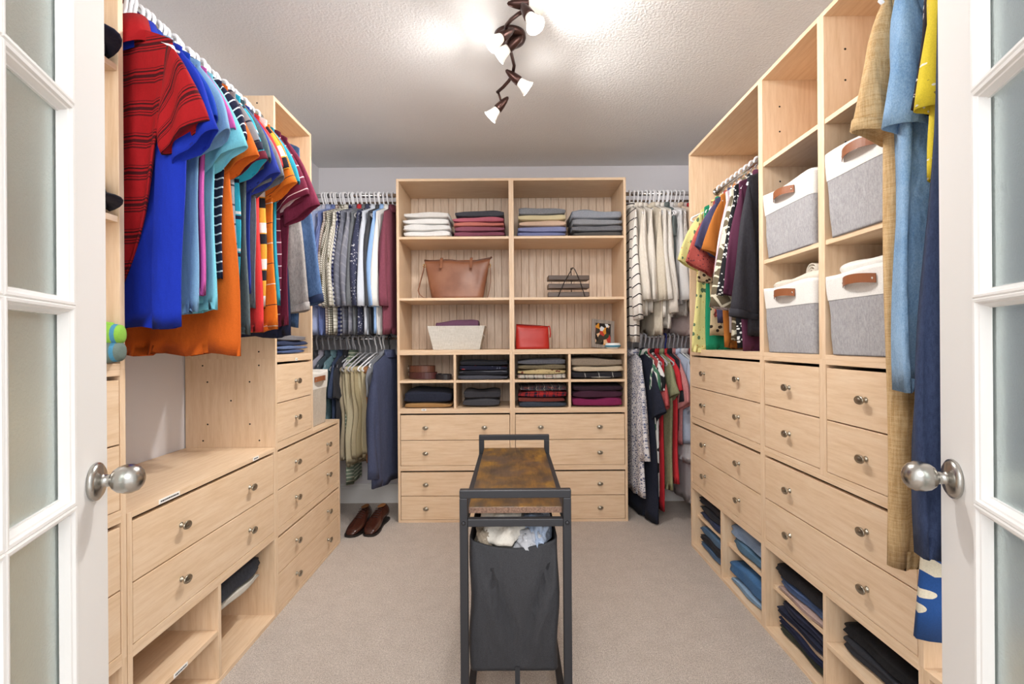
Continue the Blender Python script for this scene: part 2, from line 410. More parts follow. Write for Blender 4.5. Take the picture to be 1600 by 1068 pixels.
# --- left wall (front faces +X): local x = world +Y
LX = -1.01
def L(y): return (LX, y, 0)
RZL = pi / 2
def lft(y, z): return (LX, y, z)
wn = .76
t = shell('cubby_unit', 'maple base cubby unit mostly hidden behind the open white glazed door', 'cubby unit', lft(.493, 0), RZL, wn, .35, 'cubby units of the closet'); cubbies(t, wn, .35)
t = shell('drawer_unit', 'lower maple drawer unit mostly hidden behind the door, level with the wide drawers', 'drawer unit', lft(.493, .35), RZL, wn, .37, 'drawer units of the closet'); drawers(t, wn, .37, 2, (-HALF, HALF))
t = shell('drawer_unit', 'upper maple drawer unit mostly hidden behind the door and its silver knob', 'drawer unit', lft(.493, .72), RZL, wn, .378, 'drawer units of the closet'); drawers(t, wn, .378, 2, (-HALF, HALF))
t = shell('bookcase', 'maple shelf tower with dark caps, next to the red striped polo', 'bookcase', lft(.493, ZM[3]), RZL, wn, ZT - ZM[3], 'open bookcases of the closet'); shelves(t, wn, (.395, .785))
t = shell('cubby_unit', 'maple cubby unit on the carpet holding the folded grey trousers', 'cubby unit', lft(1.256, 0), RZL, .79, .35, 'cubby units of the closet'); cubbies(t, .79, .35, rec=(0, .13)); label_strip(t, .20, .002, .175, .06)
t = shell('drawer_unit', 'wide maple drawer unit with bare top under the hanging polo shirts', 'drawer unit', lft(1.256, .35), RZL, .79, .37, 'drawer units of the closet'); drawers(t, .79, .37, 2, (-HALF, HALF)); label_strip(t, .155, 0, .3625, .085); label_strip(t, .63, 0, .3625, .04)
t = shell('drawer_unit', 'maple base drawer unit on the carpet beside the brown leather shoes', 'drawer unit', lft(2.047, 0), RZL, .755, .35, 'drawer units of the closet'); drawers(t, .755, .35, 2, (-HALF, HALF))
t = shell('drawer_unit', 'maple drawer unit under the beige basket and the narrow tower', 'drawer unit', lft(2.047, .35), RZL, .755, .37, 'drawer units of the closet'); drawers(t, .755, .37, 2, (-HALF, HALF))
t = shell('drawer_unit', 'narrow two-drawer maple unit below the folded blue jeans, beside the beige basket', 'drawer unit', lft(2.047, .72), RZL, .385, .378, 'drawer units of the closet'); drawers(t, .385, .378, 2, (0,)); label_strip(t, .2, 0, .3685, .02)
pins(t, [(-.0002, y, z) for y in (.07, .31) for z in (.03, .35)] + [(-.0002, y, z) for y in (.11, .29) for z in (.1, .28)] + [(-.0002, .19, .2)])
t = shell('bookcase', 'narrow tall maple tower at the far end of the polo shirts', 'bookcase', lft(2.047, ZM[3]), RZL, .385, ZT - ZM[3], 'open bookcases of the closet'); shelves(t, .385, (.50, .80))
pins(t, [(-.0002, y, z) for y in (.07, .31) for z in (.03, 1.09)])
# --- right wall (front faces -X): local x = world -Y
RX = 1.01; RZR = -pi / 2
def rgt(y, z): return (RX, y, z)
wf = .785
t = shell('cubby_unit', 'maple four-cubby unit on the carpet holding folded jeans', 'cubby unit', rgt(2.727, 0), RZR, wf, .35, 'cubby units of the closet'); cubbies(t, wf, .35, rec=(.03, .03))
t = shell('drawer_unit', 'maple drawer unit just above the jeans cubbies', 'drawer unit', rgt(2.727, .35), RZR, wf, .37, 'drawer units of the closet'); drawers(t, wf, .37, 2, (-HALF, HALF))
t = shell('drawer_unit', 'maple four-knob drawer unit below the hanging patterned blouses', 'drawer unit', rgt(2.727, .72), RZR, wf, .378, 'drawer units of the closet'); drawers(t, wf, .378, 2, (-HALF, HALF))
t = shell('wardrobe_unit', 'open maple wardrobe section with a rail of patterned blouses', 'wardrobe', rgt(2.727, ZM[3]), RZR, wf, ZT - ZM[3], 'open bookcases of the closet')
w2 = .758
t = shell('cubby_unit', 'maple four-cubby unit on the carpet holding black and olive trousers', 'cubby unit', rgt(1.942, 0), RZR, w2, .35, 'cubby units of the closet'); cubbies(t, w2, .35, rec=(.03, .0))
t = shell('drawer_unit', 'wide maple drawer unit above the cubbies of black trousers', 'drawer unit', rgt(1.942, .35), RZR, w2, .37, 'drawer units of the closet'); drawers(t, w2, .37, 2, (-HALF, HALF))
t = shell('drawer_unit', 'narrow two-drawer maple unit under the basket with a rolled cream blanket', 'drawer unit', rgt(1.942, .72), RZR, .379, .378, 'drawer units of the closet'); drawers(t, .379, .378, 2, (0,))
t = shell('drawer_unit', 'narrow two-drawer maple unit beside the tan gauze dress', 'drawer unit', rgt(1.942 - .379, .72), RZR, .379, .378, 'drawer units of the closet'); drawers(t, .379, .378, 2, (0,))
for k in range(2):
    t = shell('bookcase', ('narrow maple shelf column beside the black blouse, with two grey baskets', 'narrow maple shelf column beside the light denim dress, with two grey baskets')[k], 'bookcase', rgt(1.942 - .379 * k, ZM[3]), RZR, .379, ZT - ZM[3], 'open bookcases of the closet'); shelves(t, .379, (.385, .775))
    pins(t, [(P + .0002, y, z) for y in (.07, .30) for z in (.12, .2, .3, .5, .6, .7, .9, 1.0)])
t = shell('cubby_unit', 'low maple cubby unit under the long dresses, mostly behind the open door', 'cubby unit', rgt(1.184, 0), RZR, .66, .35, 'cubby units of the closet'); cubbies(t, .66, .35)

# ------------------------------------------------------------------ hanging rails
def rail(name, label, p0, p1, r=.0125, mat=M_CHROME):
    t = thing(name, label, 'rail', p0); d = Vector(p1) - Vector(p0)
    m = MB(); m.tube([(0, 0, 0), d], r, 16); obj('rod', m.mesh('rod'), mat, t)
    for q in (Vector((0, 0, 0)), d):
        m = MB(); u = d.normalized() * (.006 if q.length == 0 else -.006); m.tube([q, q + u], r * 1.7, 16); obj('flange', m.mesh('flange'), mat, t)
    return t
ZR1, ZR2, ZR3 = 2.12, 2.00, 1.19
rail('closet_rail', 'chrome rail carrying the bright polo shirts', (-1.07, 1.258, ZR1), (-1.07, 2.043, ZR1))
rail('closet_rail', 'chrome rail carrying the blouses inside the open wardrobe section', (1.16, 1.96, ZR2), (1.16, 2.709, ZR2))
rail('closet_rail', 'chrome rail carrying the long denim and navy dresses by the door', (1.0, .53, 2.13), (1.0, 1.18, 2.13))
ZB = 2.155; YRB = 3.24
for a, b, s1, s2 in ((XL, -.746, 'gingham and plaid long-sleeved shirts', 'khaki trousers and suit jacket'), (.746, XR, 'cream sweaters and striped top', 'red and navy dresses')):
    t = rail('closet_rail', 'upper chrome rail of the %s on the back wall' % s1, (a, YRB, ZB), (b, YRB, ZB), .013)
    rail('closet_rail', 'lower thin chrome rail of the %s on the back wall' % s2, (a, YRB, ZR3), (b, YRB, ZR3), .007)
    u = thing('wire_rack', 'bronze wire rack of three bars on the wall behind the %s hangers' % ('cream sweater' if a > 0 else 'gingham shirt'), 'rack', (a, 3.47, 2.09))
    for z in (.0, .028, .056, .084):
        m = MB(); m.tube([(.002, 0, z), (b - a - .002, 0, z)], .007, 8); obj('bar', m.mesh('bar'), simple('bronze_wire', '#8d7c6c', .35, .6), u)
    for x in (.15, .5):
        m = MB(); m.box(x - .008, x + .008, .005, .03, -.01, .095); obj('bracket', m.mesh('bracket', False), M_BRONZE, u)

# ------------------------------------------------------------------ hangers
def hanger_mesh(hw=.176, drop=.075, neck=-.092, pegs=False):
    m = MB(); r = .0052; rr = .0205; pts = []
    for k in range(13):
        a = radians(200 - 235 * k / 12); pts.append((rr * cos(a), 0, rr * sin(a)))
    pts += [(.013, 0, -.032), (.003, 0, -.05), (0, 0, neck)]
    m.tube(pts, r, 8); hook = m.mesh('hook')
    m = MB(); f = []
    N_ = 6
    for k in range(N_ + 1):
        u = k / N_; f.append((hw * u, 0, neck - drop * (u ** 1.15)))
    f.append((hw + .006, 0, neck - drop - .012)); f.append((hw - .004, 0, neck - drop - .02))
    f += [(hw * .5, 0, neck - drop - .021)]
    full = f + [(-x, y, z) for x, y, z in reversed(f)] + [f[0]]
    m.tube(full, r * .95, 8, False); fr = m.mesh('hanger_frame')
    return hook, fr
HG = hanger_mesh(); HG2 = hanger_mesh(.135, .06); HG3 = hanger_mesh(.165, .095)
def hanger(label, loc, rz, mat=M_HANGER, group='hangers on the rails', H=HG):
    key = (H[0].name, mat.name)
    if key not in MATS:
        a, b = H[0].copy(), H[1].copy(); a.materials.clear(); b.materials.clear(); a.materials.append(mat); b.materials.append(mat); MATS[key] = (a, b)
    a, b = MATS[key]
    t = thing('hanger', label, 'hanger', loc, rz, group); obj('hook', a, None, t); obj('hanger_frame', b, None, t); return t

# ------------------------------------------------------------------ garments
NECK = .096
def body_mesh(L_, hw, hem, thick, slope=.42, seed=0, sway=0.0, twist=0.0, folds=.008, lam=.11, bulge=0.0, waist=1.0, neck=.06, n=30, rows=20, hemcurve=0.0):
    rd = random.Random(seed); ph = rd.uniform(0, 6.28); ph2 = rd.uniform(0, 6.28); m = MB(); rings = []
    ts = [0, .012, .035, .07, .12] + [.12 + .88 * (k / (rows - 5)) for k in range(1, rows - 4)]
    def ring(t, inset=1.0, dz=0.0):
        w_ = hw + (hem - hw) * t; tt = min(1, t / .25)
        w_ *= 1 - (1 - waist) * exp(-((t - .5) / .18) ** 2)
        d = (.0045 + (thick / 2 - .0045) * sin(pi / 2 * min(1, t / .14)) ** .8); A = folds * min(1, (t / .35)) ** 1.2
        pts = []; uv = []
        for k in range(n):
            a = 2 * pi * k / n; ca, sa = cos(a), sin(a)
            xo = w_ * math.copysign(abs(ca) ** .75, ca); x = xo * inset; y = d * inset * math.copysign(abs(sa) ** .8, sa)
            z0 = -slope * max(0.0, abs(x) - neck) - .25 * max(0, abs(x) - hw * .93)
            z = z0 * (1 - t) ** 1.3 - L_ * t + dz + .006 * t * sin(2 * pi * xo / (lam * 1.7) + ph2) + hemcurve * t * (x / hw) ** 2
            fx = sin(2 * pi * xo / lam + ph + 1.2 * t) + .5 * sin(2 * pi * xo / (lam * .53) + ph2 - .8 * t)
            y += A * fx * (1 if abs(ca) < .985 else .6) + bulge * sin(pi * min(1, t * 1.05)) * (1 - (x / hw) ** 2)
            an = twist * t; sx = sway * t * t
            X = x * cos(an) - y * sin(an) + sx + .004 * sin(9 * t + ph); Y = x * sin(an) + y * cos(an)
            pts.append((X, Y, z)); uv.append((x, -L_ * t + z0 * (1 - t)))
        return m.ring(pts, uv)
    for t in ts: rings.append(ring(t))
    rings.append(ring(1.0, .97, .004)); rings.append(ring(.97, .93, .0))
    for a, b in zip(rings, rings[1:]): m.bridge(b, a)
    m.cap(rings[0]); m.cap(rings[-1], True)
    return m.mesh('garment_body')

def sleeve_edges(hw, slope, neck, length, ang, a0, a1):
    A = radians(ang); zs = -slope * (hw - neck) - .004
    Sx, Sz = hw - .014, zs; Ux, Uz = hw - .03, zs - 2 * a0
    Ox, Oz = hw + sin(A) * length, zs - cos(A) * length
    Ix, Iz = Ox - 2 * a1 * cos(A), Oz - 2 * a1 * sin(A)
    return (Sx, Sz), (Ux, Uz), (Ox, Oz), (Ix, Iz)
def sleeve_ring(ed, side, s, inset, thick, dy, bow, fold, ph, n, z0, length):
    (Sx, Sz), (Ux, Uz), (Ox, Oz), (Ix, Iz) = ed
    e1 = Vector((Sx + (Ox - Sx) * s + .016 * sin(pi * min(1, s)), Sz + (Oz - Sz) * s + .010 * sin(pi * min(1, s)))); e2 = Vector((Ux + (Ix - Ux) * s, Uz + (Iz - Uz) * s - .004 * sin(pi * min(1, s))))
    c = (e1 + e2) / 2; h = (e1 - e2) / 2 * inset; cy = dy * s + bow * sin(pi * s)
    b_ = thick / 2 * inset * (.35 + .65 * sin(pi / 2 * min(1, s / .35))) * (1 - .12 * s); pts = []; uv = []
    for k in range(n):
        q = 2 * pi * k / n; ca, sa = cos(q), sin(q); e = math.copysign(abs(ca) ** .8, ca)
        f = b_ * sa + fold * sin(e * 4 + ph + 5 * s) * min(1, 2 * s)
        p = c + h * e; pts.append((side * p.x, cy + f, p.y)); uv.append((e * h.length, z0 - s * length))
    return pts, uv
def sleeve_mesh(side, hw, slope, neck, length, ang, a0, a1, thick, seed=0, bow=0.0, fold=.008, n=22, rows=12, dy=0.0):
    rd = random.Random(seed + 11 * side); m = MB(); ph = rd.uniform(0, 6.28); ed = sleeve_edges(hw, slope, neck, length, ang, a0, a1)
    z0 = -slope * (hw - neck)
    f = lambda s, i=1.0: m.ring(*sleeve_ring(ed, side, s, i, thick, dy, bow, fold, ph, n, z0, length))
    rings = [f(k / (rows - 1)) for k in range(rows)] + [f(1.0, .95), f(.93, .9)]
    for a, b in zip(rings, rings[1:]): (m.bridge(b, a) if side > 0 else m.bridge(a, b))
    m.cap(rings[0], side < 0); m.cap(rings[-1], side > 0)
    return m.mesh('garment_sleeve')

def collar_mesh(rx=.062, ry=.036, stand=.022, fall=.052, flare=.020, point=.022):
    m = MB(); N_ = 28; rings = []
    prof = [(0, -.012, 0), (0, stand, 0), (.3, stand + .006, 0), (.65, stand - fall * .45, 1), (1.0, stand - fall, 1), (.95, stand - fall - .001, 1), (.55, stand - fall * .4, 1), (.2, stand - .002, 0)]
    for (f, z, dn) in prof:
        pts = []
        for k in range(N_ + 1):
            a = -pi / 2 + .16 + (2 * pi - .32) * k / N_      # opening at local -y (front)
            front = max(0, -sin(a)) ** 2
            pts.append(((rx + flare * f) * cos(a), (ry + flare * .75 * f) * sin(a), z - point * front * (1.2 if dn else .6) - .0))
        rings.append(m.ring(pts))
    for a, b in zip(rings, rings[1:]): m.bridge(a, b, False)
    m.bridge(rings[-1], rings[0], False)
    return m.mesh('garment_collar')
def band_mesh(rx=.07, ry=.03, h=.02):
    m = MB(); N_ = 24; rings = []
    for f, z in ((0, -.008), (0, h), (.006, h + .003), (.010, h - .002), (.010, -.012)):
        rings.append(m.ring([((rx + f) * cos(2 * pi * k / N_), (ry + f) * sin(2 * pi * k / N_), z - .02 * max(0, -sin(2 * pi * k / N_)) ** 2) for k in range(N_)]))
    for a, b in zip(rings, rings[1:]): m.bridge(a, b)
    m.bridge(rings[-1], rings[0])
    return m.mesh('neckband')
COLLAR = collar_mesh(.07, .038, .026, .068, .026, .03); BAND = band_mesh(); SMALLC = collar_mesh(.055, .022, .02, .045, .014, .015)
def cuff_mesh(side, hw, slope, neck, length, ang, a0, a1, thick, seed, dy, h, bow):
    m = MB(); rings = []; rd = random.Random(seed + 11 * side); ph = rd.uniform(0, 6.28); ed = sleeve_edges(hw, slope, neck, length, ang, a0, a1); f0 = 1 - h / length
    for s_, g in ((f0, .99), (f0, 1.04), (1.0, 1.035), (1.003, .97)): rings.append(m.ring(*sleeve_ring(ed, side, s_, g, thick * 1.05, dy, bow, .008, ph, 22, 0, length)))
    for a, b in zip(rings, rings[1:]): (m.bridge(b, a) if side > 0 else m.bridge(a, b))
    m.bridge(rings[0], rings[-1]); return m.mesh('garment_cuff')

def garment(kind, label, mat, loc, rz, cat=None, group=None, L_=.72, hw=.19, hem=None, thick=.03, sl=None, ang=None, seed=0, collar='polo', cmat=None, smat=None, cuff=None, hang=M_HANGER, hlabel=None, Hm=HG, dy=0.0, sides=(-1, 1), a0=None, a1=None, sthick=None, lower=0.0, far=False, **kw):
    g = thing(kind, label, cat or kind.replace('_', ' '), loc, rz, group)
    slope = kw.pop('slope', .42); neck = .055
    dz = -NECK - lower
    hem = hem if hem is not None else hw * .97
    b = obj('body', body_mesh(L_, hw, hem, thick, slope, seed, neck=neck, **kw), mat, g, (0, 0, dz))
    if sl:
        a0_ = a0 or .10; a1_ = a1 or (.085 if sl < .35 else .055); an = ang if ang is not None else (27 if sl < .35 else 10)
        stk = sthick or thick * 1.15; bow = -.012 if sl > .35 else -.004
        for s in sides:
            aa = an if (s > 0 or not far) else an * .15
            so = obj('sleeve', sleeve_mesh(s, hw, slope, neck, sl, aa, a0_, a1_, stk, seed, bow=bow, dy=dy), smat or mat, g, (0, 0, dz))
            if cuff is not None:
                obj('cuff', cuff_mesh(s, hw, slope, neck, sl, aa, a0_, a1_, stk, seed, dy, .03 if sl > .35 else .022, bow), cuff, so)
    if collar == 'polo': obj('collar', COLLAR.copy() if cmat is None else COLLAR.copy(), cmat or mat, g, (0, 0, dz - .002))
    elif collar == 'shirt': obj('collar', SMALLC.copy(), cmat or mat, g, (0, 0, dz - .002))
    elif collar == 'band': obj('neckband', BAND.copy(), cmat or mat, g, (0, 0, dz - .004))
    if hang is not None:
        hanger(hlabel or ('%s plastic hanger holding the %s' % ('white' if hang is M_HANGER else 'grey' if hang is M_HANGG else 'blue', ' '.join(label.split(',')[0].split(' hanging')[0].split(' with')[0].split(' between')[0].split(' beside')[0].split(' behind')[0].split(' next')[0].split(' on the')[0].split()[:9]))), loc, rz, hang, H=Hm)
    return g
def buttons(g, pts, mat, r=.006):
    for p in pts:
        m = MB(); m.lathe([(.001, -.001), (r, -.001), (r, .0015), (r * .7, .0022), (.001, .0022)], 10, Matrix.Translation(p) @ Matrix.Rotation(pi / 2, 4, 'X')); obj('button', m.mesh('button'), mat, g)

# colours of the polo rail, nearest first
K = '#15151c'; NV = '#20243c'
red_st = cloth('stripe', '#a8161c', .085, [(.1, .05, '#5d0d14'), (.2, .03, '#3a0a10'), (.28, .10, '#4c0d14'), (.45, .05, '#3a0a10'), (.55, .03, '#6d1016')])
polos = [
 ('polo_shirt', 'red polo shirt with dark horizontal stripes, nearest on the polo rail', red_st, dict(cmat=cloth('plain', '#a8161c'), sway=-.13, hw=.175, hem=.11, L_=.70, sl=.25)),
 ('polo_shirt', 'royal blue polo shirt just behind the red striped polo', cloth('plain', '#1632b0'), dict(L_=.82, sl=.27, hem=.17)),
 ('polo_shirt', 'cobalt blue polo shirt with split hem behind the royal blue one', cloth('plain', '#1a46b6'), dict(L_=.80, sl=.20, hem=.16, sway=-.04)),
 ('polo_shirt', 'dusty light blue polo shirt behind the two strong blue polos', cloth('plain', '#7fa9cc'), dict(L_=.78, sl=.23, hem=.175)),
 ('polo_shirt', 'magenta pink polo shirt between the pale blue polos', cloth('plain', '#c95aa6'), dict(L_=.72, sl=.20, hem=.185)),
 ('polo_shirt', 'pale aqua polo shirt with wide open sleeve', cloth('plain', '#7fcfe0'), dict(L_=.77, sl=.25, hem=.20)),
 ('polo_shirt', 'navy polo shirt with thin white horizontal stripes', cloth('stripe', '#23243c', .028, [(.1, .16, '#e8e8ee')]), dict(L_=.66, sl=.20, cmat=cloth('plain', '#23243c'))),
 ('polo_shirt', 'long bright orange polo shirt whose hem hangs lowest on the rail', cloth('plain', '#df6a20'), dict(L_=.90, sl=.25, hem=.23)),
 ('polo_shirt', 'grey melange polo shirt with navy stripes beside the orange one', cloth('stripe', '#8b8d93', .062, [(.1, .09, '#23263a')]), dict(L_=.86, sl=.21, cuff=cloth('plain', '#2b2e45'), hem=.20)),
 ('polo_shirt', 'turquoise polo shirt with navy and white chest stripes', cloth('stripe', '#35b3cf', .12, [(.1, .10, '#20243c'), (.24, .08, '#f0f0f0')]), dict(L_=.66, sl=.24, cuff=cloth('plain', '#6d2437'))),
 ('polo_shirt', 'slate grey-green polo shirt with plain long hem', cloth('heather', '#5f6c70', '#505c61'), dict(L_=.84, sl=.22, hem=.205)),
 ('t_shirt', 'deep ultramarine t-shirt showing one ribbed sleeve', cloth('plain', '#2c3c98'), dict(L_=.70, sl=.26, collar='band')),
 ('t_shirt', 'mid grey t-shirt showing a wide plain sleeve', cloth('heather', '#7f8085', '#6e6f75'), dict(L_=.74, sl=.26, collar='band')),
 ('polo_shirt', 'bright red polo shirt between the slate and banded shirts', cloth('plain', '#e0393a'), dict(L_=.82, sl=.20, hem=.20)),
 ('polo_shirt', 'yellow, black and white colour-block banded shirt', cloth('stripe', '#e9a93c', .13, [(.05, .28, '#22222a'), (.36, .28, '#f1efe8')]), dict(L_=.74, sl=.20)),
 ('polo_shirt', 'orange polo shirt with thin dark and white lines', cloth('stripe', '#ef7f26', .15, [(.1, .02, '#3b2a30'), (.6, .02, '#f4e4d4')]), dict(L_=.82, sl=.25, hem=.215)),
 ('t_shirt', 'teal t-shirt with a wavy hem behind the lined orange polo', cloth('plain', '#2596b0'), dict(L_=.72, sl=.23, collar='band', hem=.21)),
 ('polo_shirt', 'burgundy polo shirt with thin white stripes', cloth('stripe', '#6b1f37', .045, [(.1, .08, '#e6c9cf')]), dict(L_=.76, sl=.27, hw=.195)),
 ('polo_shirt', 'plain burgundy polo shirt at the far end of the rail', cloth('heather', '#7c2a45', '#6d2039'), dict(L_=.80, sl=.30, hw=.205, a0=.11)),
 ('t_shirt', 'dark navy t-shirt just behind the burgundy polos', cloth('plain', '#272d4a'), dict(L_=.84, sl=.20, collar='band', hem=.20)),
 ('sweatshirt', 'heather grey sweatshirt with long hanging sleeve', cloth('heather', '#a29c98', '#837d7c'), dict(L_=.80, sl=.68, collar='band', hw=.185, cuff=cloth('heather', '#aaa4a0', '#8f8987'), a0=.105, a1=.062, ang=8)),
 ('sweater', 'heather blue sweater with long sleeve, farthest on the polo rail', cloth('heather', '#56719b', '#3d5880'), dict(L_=.80, sl=.64, collar='band', hw=.205, a0=.115, a1=.07, ang=10, cuff=cloth('plain', '#1f2c4a'))),
]
n_ = len(polos)
for i, (k, lab, mt, kw) in enumerate(polos):
    y = 1.322 + i * (.69 / (n_ - 1)); kw = dict(kw); kw.setdefault('hw', .188)
    th = .022
    garment(k, lab, mt, (-1.07 + R.uniform(-.006, .006), y, ZR1), radians(-14 + R.uniform(-2, 2)), group='clothes on the polo rail', thick=th, seed=100 + i, folds=.010, lam=.115, sthick=.045, lower=-.005 if i else .0, **kw)

for i in range(10):
    hanger('spare white hanger just behind the ' + ' '.join(polos[2 * i][1].split(',')[0].split(' with')[0].split(' just')[0].split(' behind')[0].split(' between')[0].split()[:8]), (-1.07, 1.322 + (2 * i + .5) * .69 / 21, ZR1), radians(-14 + R.uniform(-5, 5)))
# --- back wall, upper rail of shirts (sleeve edge faces the room)
def back_row(lst, x0, x1, z, y, grp, seed0, rz=-90, jit=4, th=.026, rz1=None, **base):
    n_ = len(lst)
    for i, (k, lab, mt, kw) in enumerate(lst):
        x = x0 + (x1 - x0) * i / (n_ - 1); q = dict(base); q.update(kw); q['far'] = True
        q.setdefault('thick', th)
        x += q.pop('dx', 0)
        garment(k, lab, mt, (x, y + R.uniform(-.008, .008), z), radians(q.pop('rz', rz + ((rz1 if rz1 is not None else rz) - rz) * i / (n_ - 1)) + R.uniform(-jit, jit)), group=grp, seed=seed0 + i, **q)
Wt = cloth('plain', '#eeeeef')
bl = [
 ('dress_shirt', 'pale grey-blue dress shirt, first on the long-sleeve rail by the tower', cloth('stripe', '#c6c9d6', .01, [(.2, .3, '#a9afc2')], 'u'), {}),
 ('dress_shirt', 'white dress shirt with faint lavender tone beside the pale grey-blue one', cloth('plain', '#dcdcec'), {}),
 ('dress_shirt', 'light periwinkle dress shirt with a raised collar', cloth('plain', '#a9b6dc'), {}),
 ('dress_shirt', 'dark blue dress shirt with fine stripes', cloth('stripe', '#6474ad', .012, [(.2, .3, '#8c9aca')], 'u'), {}),
 ('dress_shirt', 'beige dress shirt with fine tan check', cloth('check', '#ded3cb', '#b7a79d', .018, .25), {}),
 ('dress_shirt', 'cream dress shirt with small dark check', cloth('check', '#e8e4da', '#8d8a7c', .014, .35), {}),
 ('dress_shirt', 'ivory dress shirt with olive grid lines', cloth('check', '#eeeade', '#97957f', .022, .15), {}),
 ('dress_shirt', 'white and navy gingham dress shirt', cloth('check', '#f2f2f6', '#5e648c', .026, .5), dict(thick=.034)),
 ('dress_shirt', 'slate grey plaid dress shirt next to the gingham one', cloth('plaid', '#7a7d8b', .07, [(.2, .1, '#9b9eaa'), (.5, .15, '#666977')]), dict(thick=.04)),
 ('dress_shirt', 'mid grey checked shirt with a red inner collar', cloth('plaid', '#8a8c99', .06, [(.2, .2, '#a6a7b1')]), dict(cmat=cloth('plain', '#c8343a'), thick=.034)),
 ('dress_shirt', 'charcoal grey plain dress shirt', cloth('heather', '#7d8186', '#6d7176'), {}),
 ('dress_shirt', 'navy shirt with small white floral print', cloth('floral', '#3f435c', '#d5d5dc', '#9a9db2', 70), dict(thick=.024)),
 ('dress_shirt', 'crisp white-blue dress shirt in the middle of the rail', cloth('plain', '#dfe6f2'), dict(thick=.034)),
 ('dress_shirt', 'black dress shirt between the white and sky blue shirts', cloth('plain', '#4a4b50'), dict(thick=.022)),
 ('dress_shirt', 'sky blue dress shirt with sharp folds', cloth('plain', '#9cc1f2'), dict(thick=.04)),
 ('dress_shirt', 'bright white dress shirt beside the sky blue one', cloth('plain', '#f1f1ee'), dict(thick=.032)),
 ('dress_shirt', 'dusty burgundy dress shirt, last before the bookcase', cloth('heather', '#8a4c5c', '#7c4050'), dict(thick=.045)),
]
back_row(bl, -1.262, -.800, ZB, YRB, 'long-sleeved shirts on the back rail', 200, L_=.84, hw=.20, sl=.60, collar='shirt', slope=.42, folds=.006, a0=.10, a1=.055, ang=5, jit=3, th=.036, sthick=.048, rz=-110, rz1=-94)
for i in range(8):
    hanger('spare white hanger just beside the ' + ' '.join(bl[2 * i][1].split(',')[0].split(' with')[0].split(' next')[0].split(' in the')[0].split()[:8]), (-1.262 + i * .06 + .015, YRB, ZB), radians(-108 + R.uniform(-4, 4)))
# --- back wall, lower rail: shirts, trousers, jacket
bl2 = [
 ('shirt', 'charcoal shirt on the lower rail beside the beige basket', cloth('plain', '#4b4c50'), dict(hang=M_HANGG)),
 ('shirt', 'light lilac shirt on the lower rail behind the beige basket', cloth('plain', '#b9b7c6'), dict(hang=M_HANGG, L_=.62)),
 ('shirt', 'dark slate shirt with soft shoulder on the lower rail', cloth('plain', '#46525c'), dict(hang=M_HANGG)),
 ('shirt', 'teal blue short shirt on the lower rail', cloth('heather', '#7e9ea6', '#5f838e'), dict(hang=M_HANGG)),
 ('shirt', 'navy shirt on the lower rail between teal and black shirts', cloth('plain', '#3a4763'), dict(hang=M_HANGG)),
 ('shirt', 'black shirt on the lower rail before the mint trousers', cloth('plain', '#37373c'), dict(hang=M_HANGG)),
 ('shirt', 'sage green and cream striped knit hanging low above the shoes', cloth('stripe', '#7f8f7c', .024, [(.1, .25, '#dcdcc8')]), dict(hang=M_HANGG, L_=.86, hw=.13, hem=.13, sl=0)),
]
back_row(bl2, -1.31, -1.07, ZR3, YRB, 'shirts on the lower back rail', 300, L_=.62, hw=.19, sl=.22, collar='shirt', folds=.005, ang=16, sthick=.034)
def trousers(label, col, loc, rz, L_=.56, hw=.10, thick=.05, seed=0, hang=M_HANGER, mat=None):
    g = thing('trousers', label, 'trousers', loc, radians(rz), 'trousers on the lower back rail'); mt = mat or cloth('heather', col, col)
    for k, (o_, sg) in enumerate(((-.012, -1), (.013, 1))):
        me = body_mesh(L_ * (1 - .03 * k), hw, hw * .86, thick * .5, .0, seed + k, folds=.008, lam=.10, neck=.3, waist=.9, sway=.01 * sg)
        obj('leg', me, mt, g, (0, o_, -.196))
    m = MB(); m.tube([(x, 0, -.201) for x in (-hw, -hw * .5, 0, hw * .5, hw)], .022, 10); obj('fold', m.mesh('fold'), mt, g)
    hanger('%s plastic hanger of the %s' % ('white' if hang is M_HANGER else 'grey', label.split(' hanging')[0].split(',')[0]), loc, radians(rz), hang, 'hangers on the rails', HG3)
    return g
tr = [('mint green trousers, first of the trousers on the lower rail', '#a9bdb3', M_HANGG, .46, .04), ('stone khaki trousers next to the mint ones', '#b3a58c', M_HANGG, .60, .045), ('pale khaki trousers with sharp creases', '#c9bd9e', M_HANGG, .63, .05), ('sand khaki trousers in the middle of the trousers', '#bfb08f', M_HANGG, .60, .05), ('warm khaki trousers under a grey hanger', '#b8a883', M_HANGG, .58, .045), ('cream khaki trousers on a white hanger', '#cfc29f', M_HANGER, .57, .05), ('rust tan trousers next to the suit jacket', '#a9764f', M_HANGER, .62, .05)]
for i, (lab, c, hg, L_, th) in enumerate(tr):
    trousers(lab, c, (-1.085 + i * .034 + (.008 if i > 4 else 0), YRB - .02, ZR3), -118 + R.uniform(-5, 5), L_, .155, th * 1.15, 400 + i, hg)
garment('shirt', 'mid grey shirt between the tan trousers and the navy jacket', cloth('plain', '#8d8f95'), (-.862, YRB, ZR3), radians(-106), group='shirts on the lower back rail', L_=.60, hw=.18, thick=.025, sl=.22, seed=420, collar='shirt', ang=12, sthick=.03)
g = garment('suit_jacket', 'navy blue suit jacket hanging beside the drawers', cloth('heather', '#4d5470', '#3f4661'), (-.815, YRB - .04, ZR3), radians(-103), 'jacket', L_=.84, hw=.215, hem=.24, thick=.06, sl=.70, a0=.095, a1=.07, ang=5, seed=430, collar='shirt', far=True, hang=simple('black_plastic', '#222225', .4), hlabel='black hanger of the navy suit jacket', folds=.006, sthick=.07)

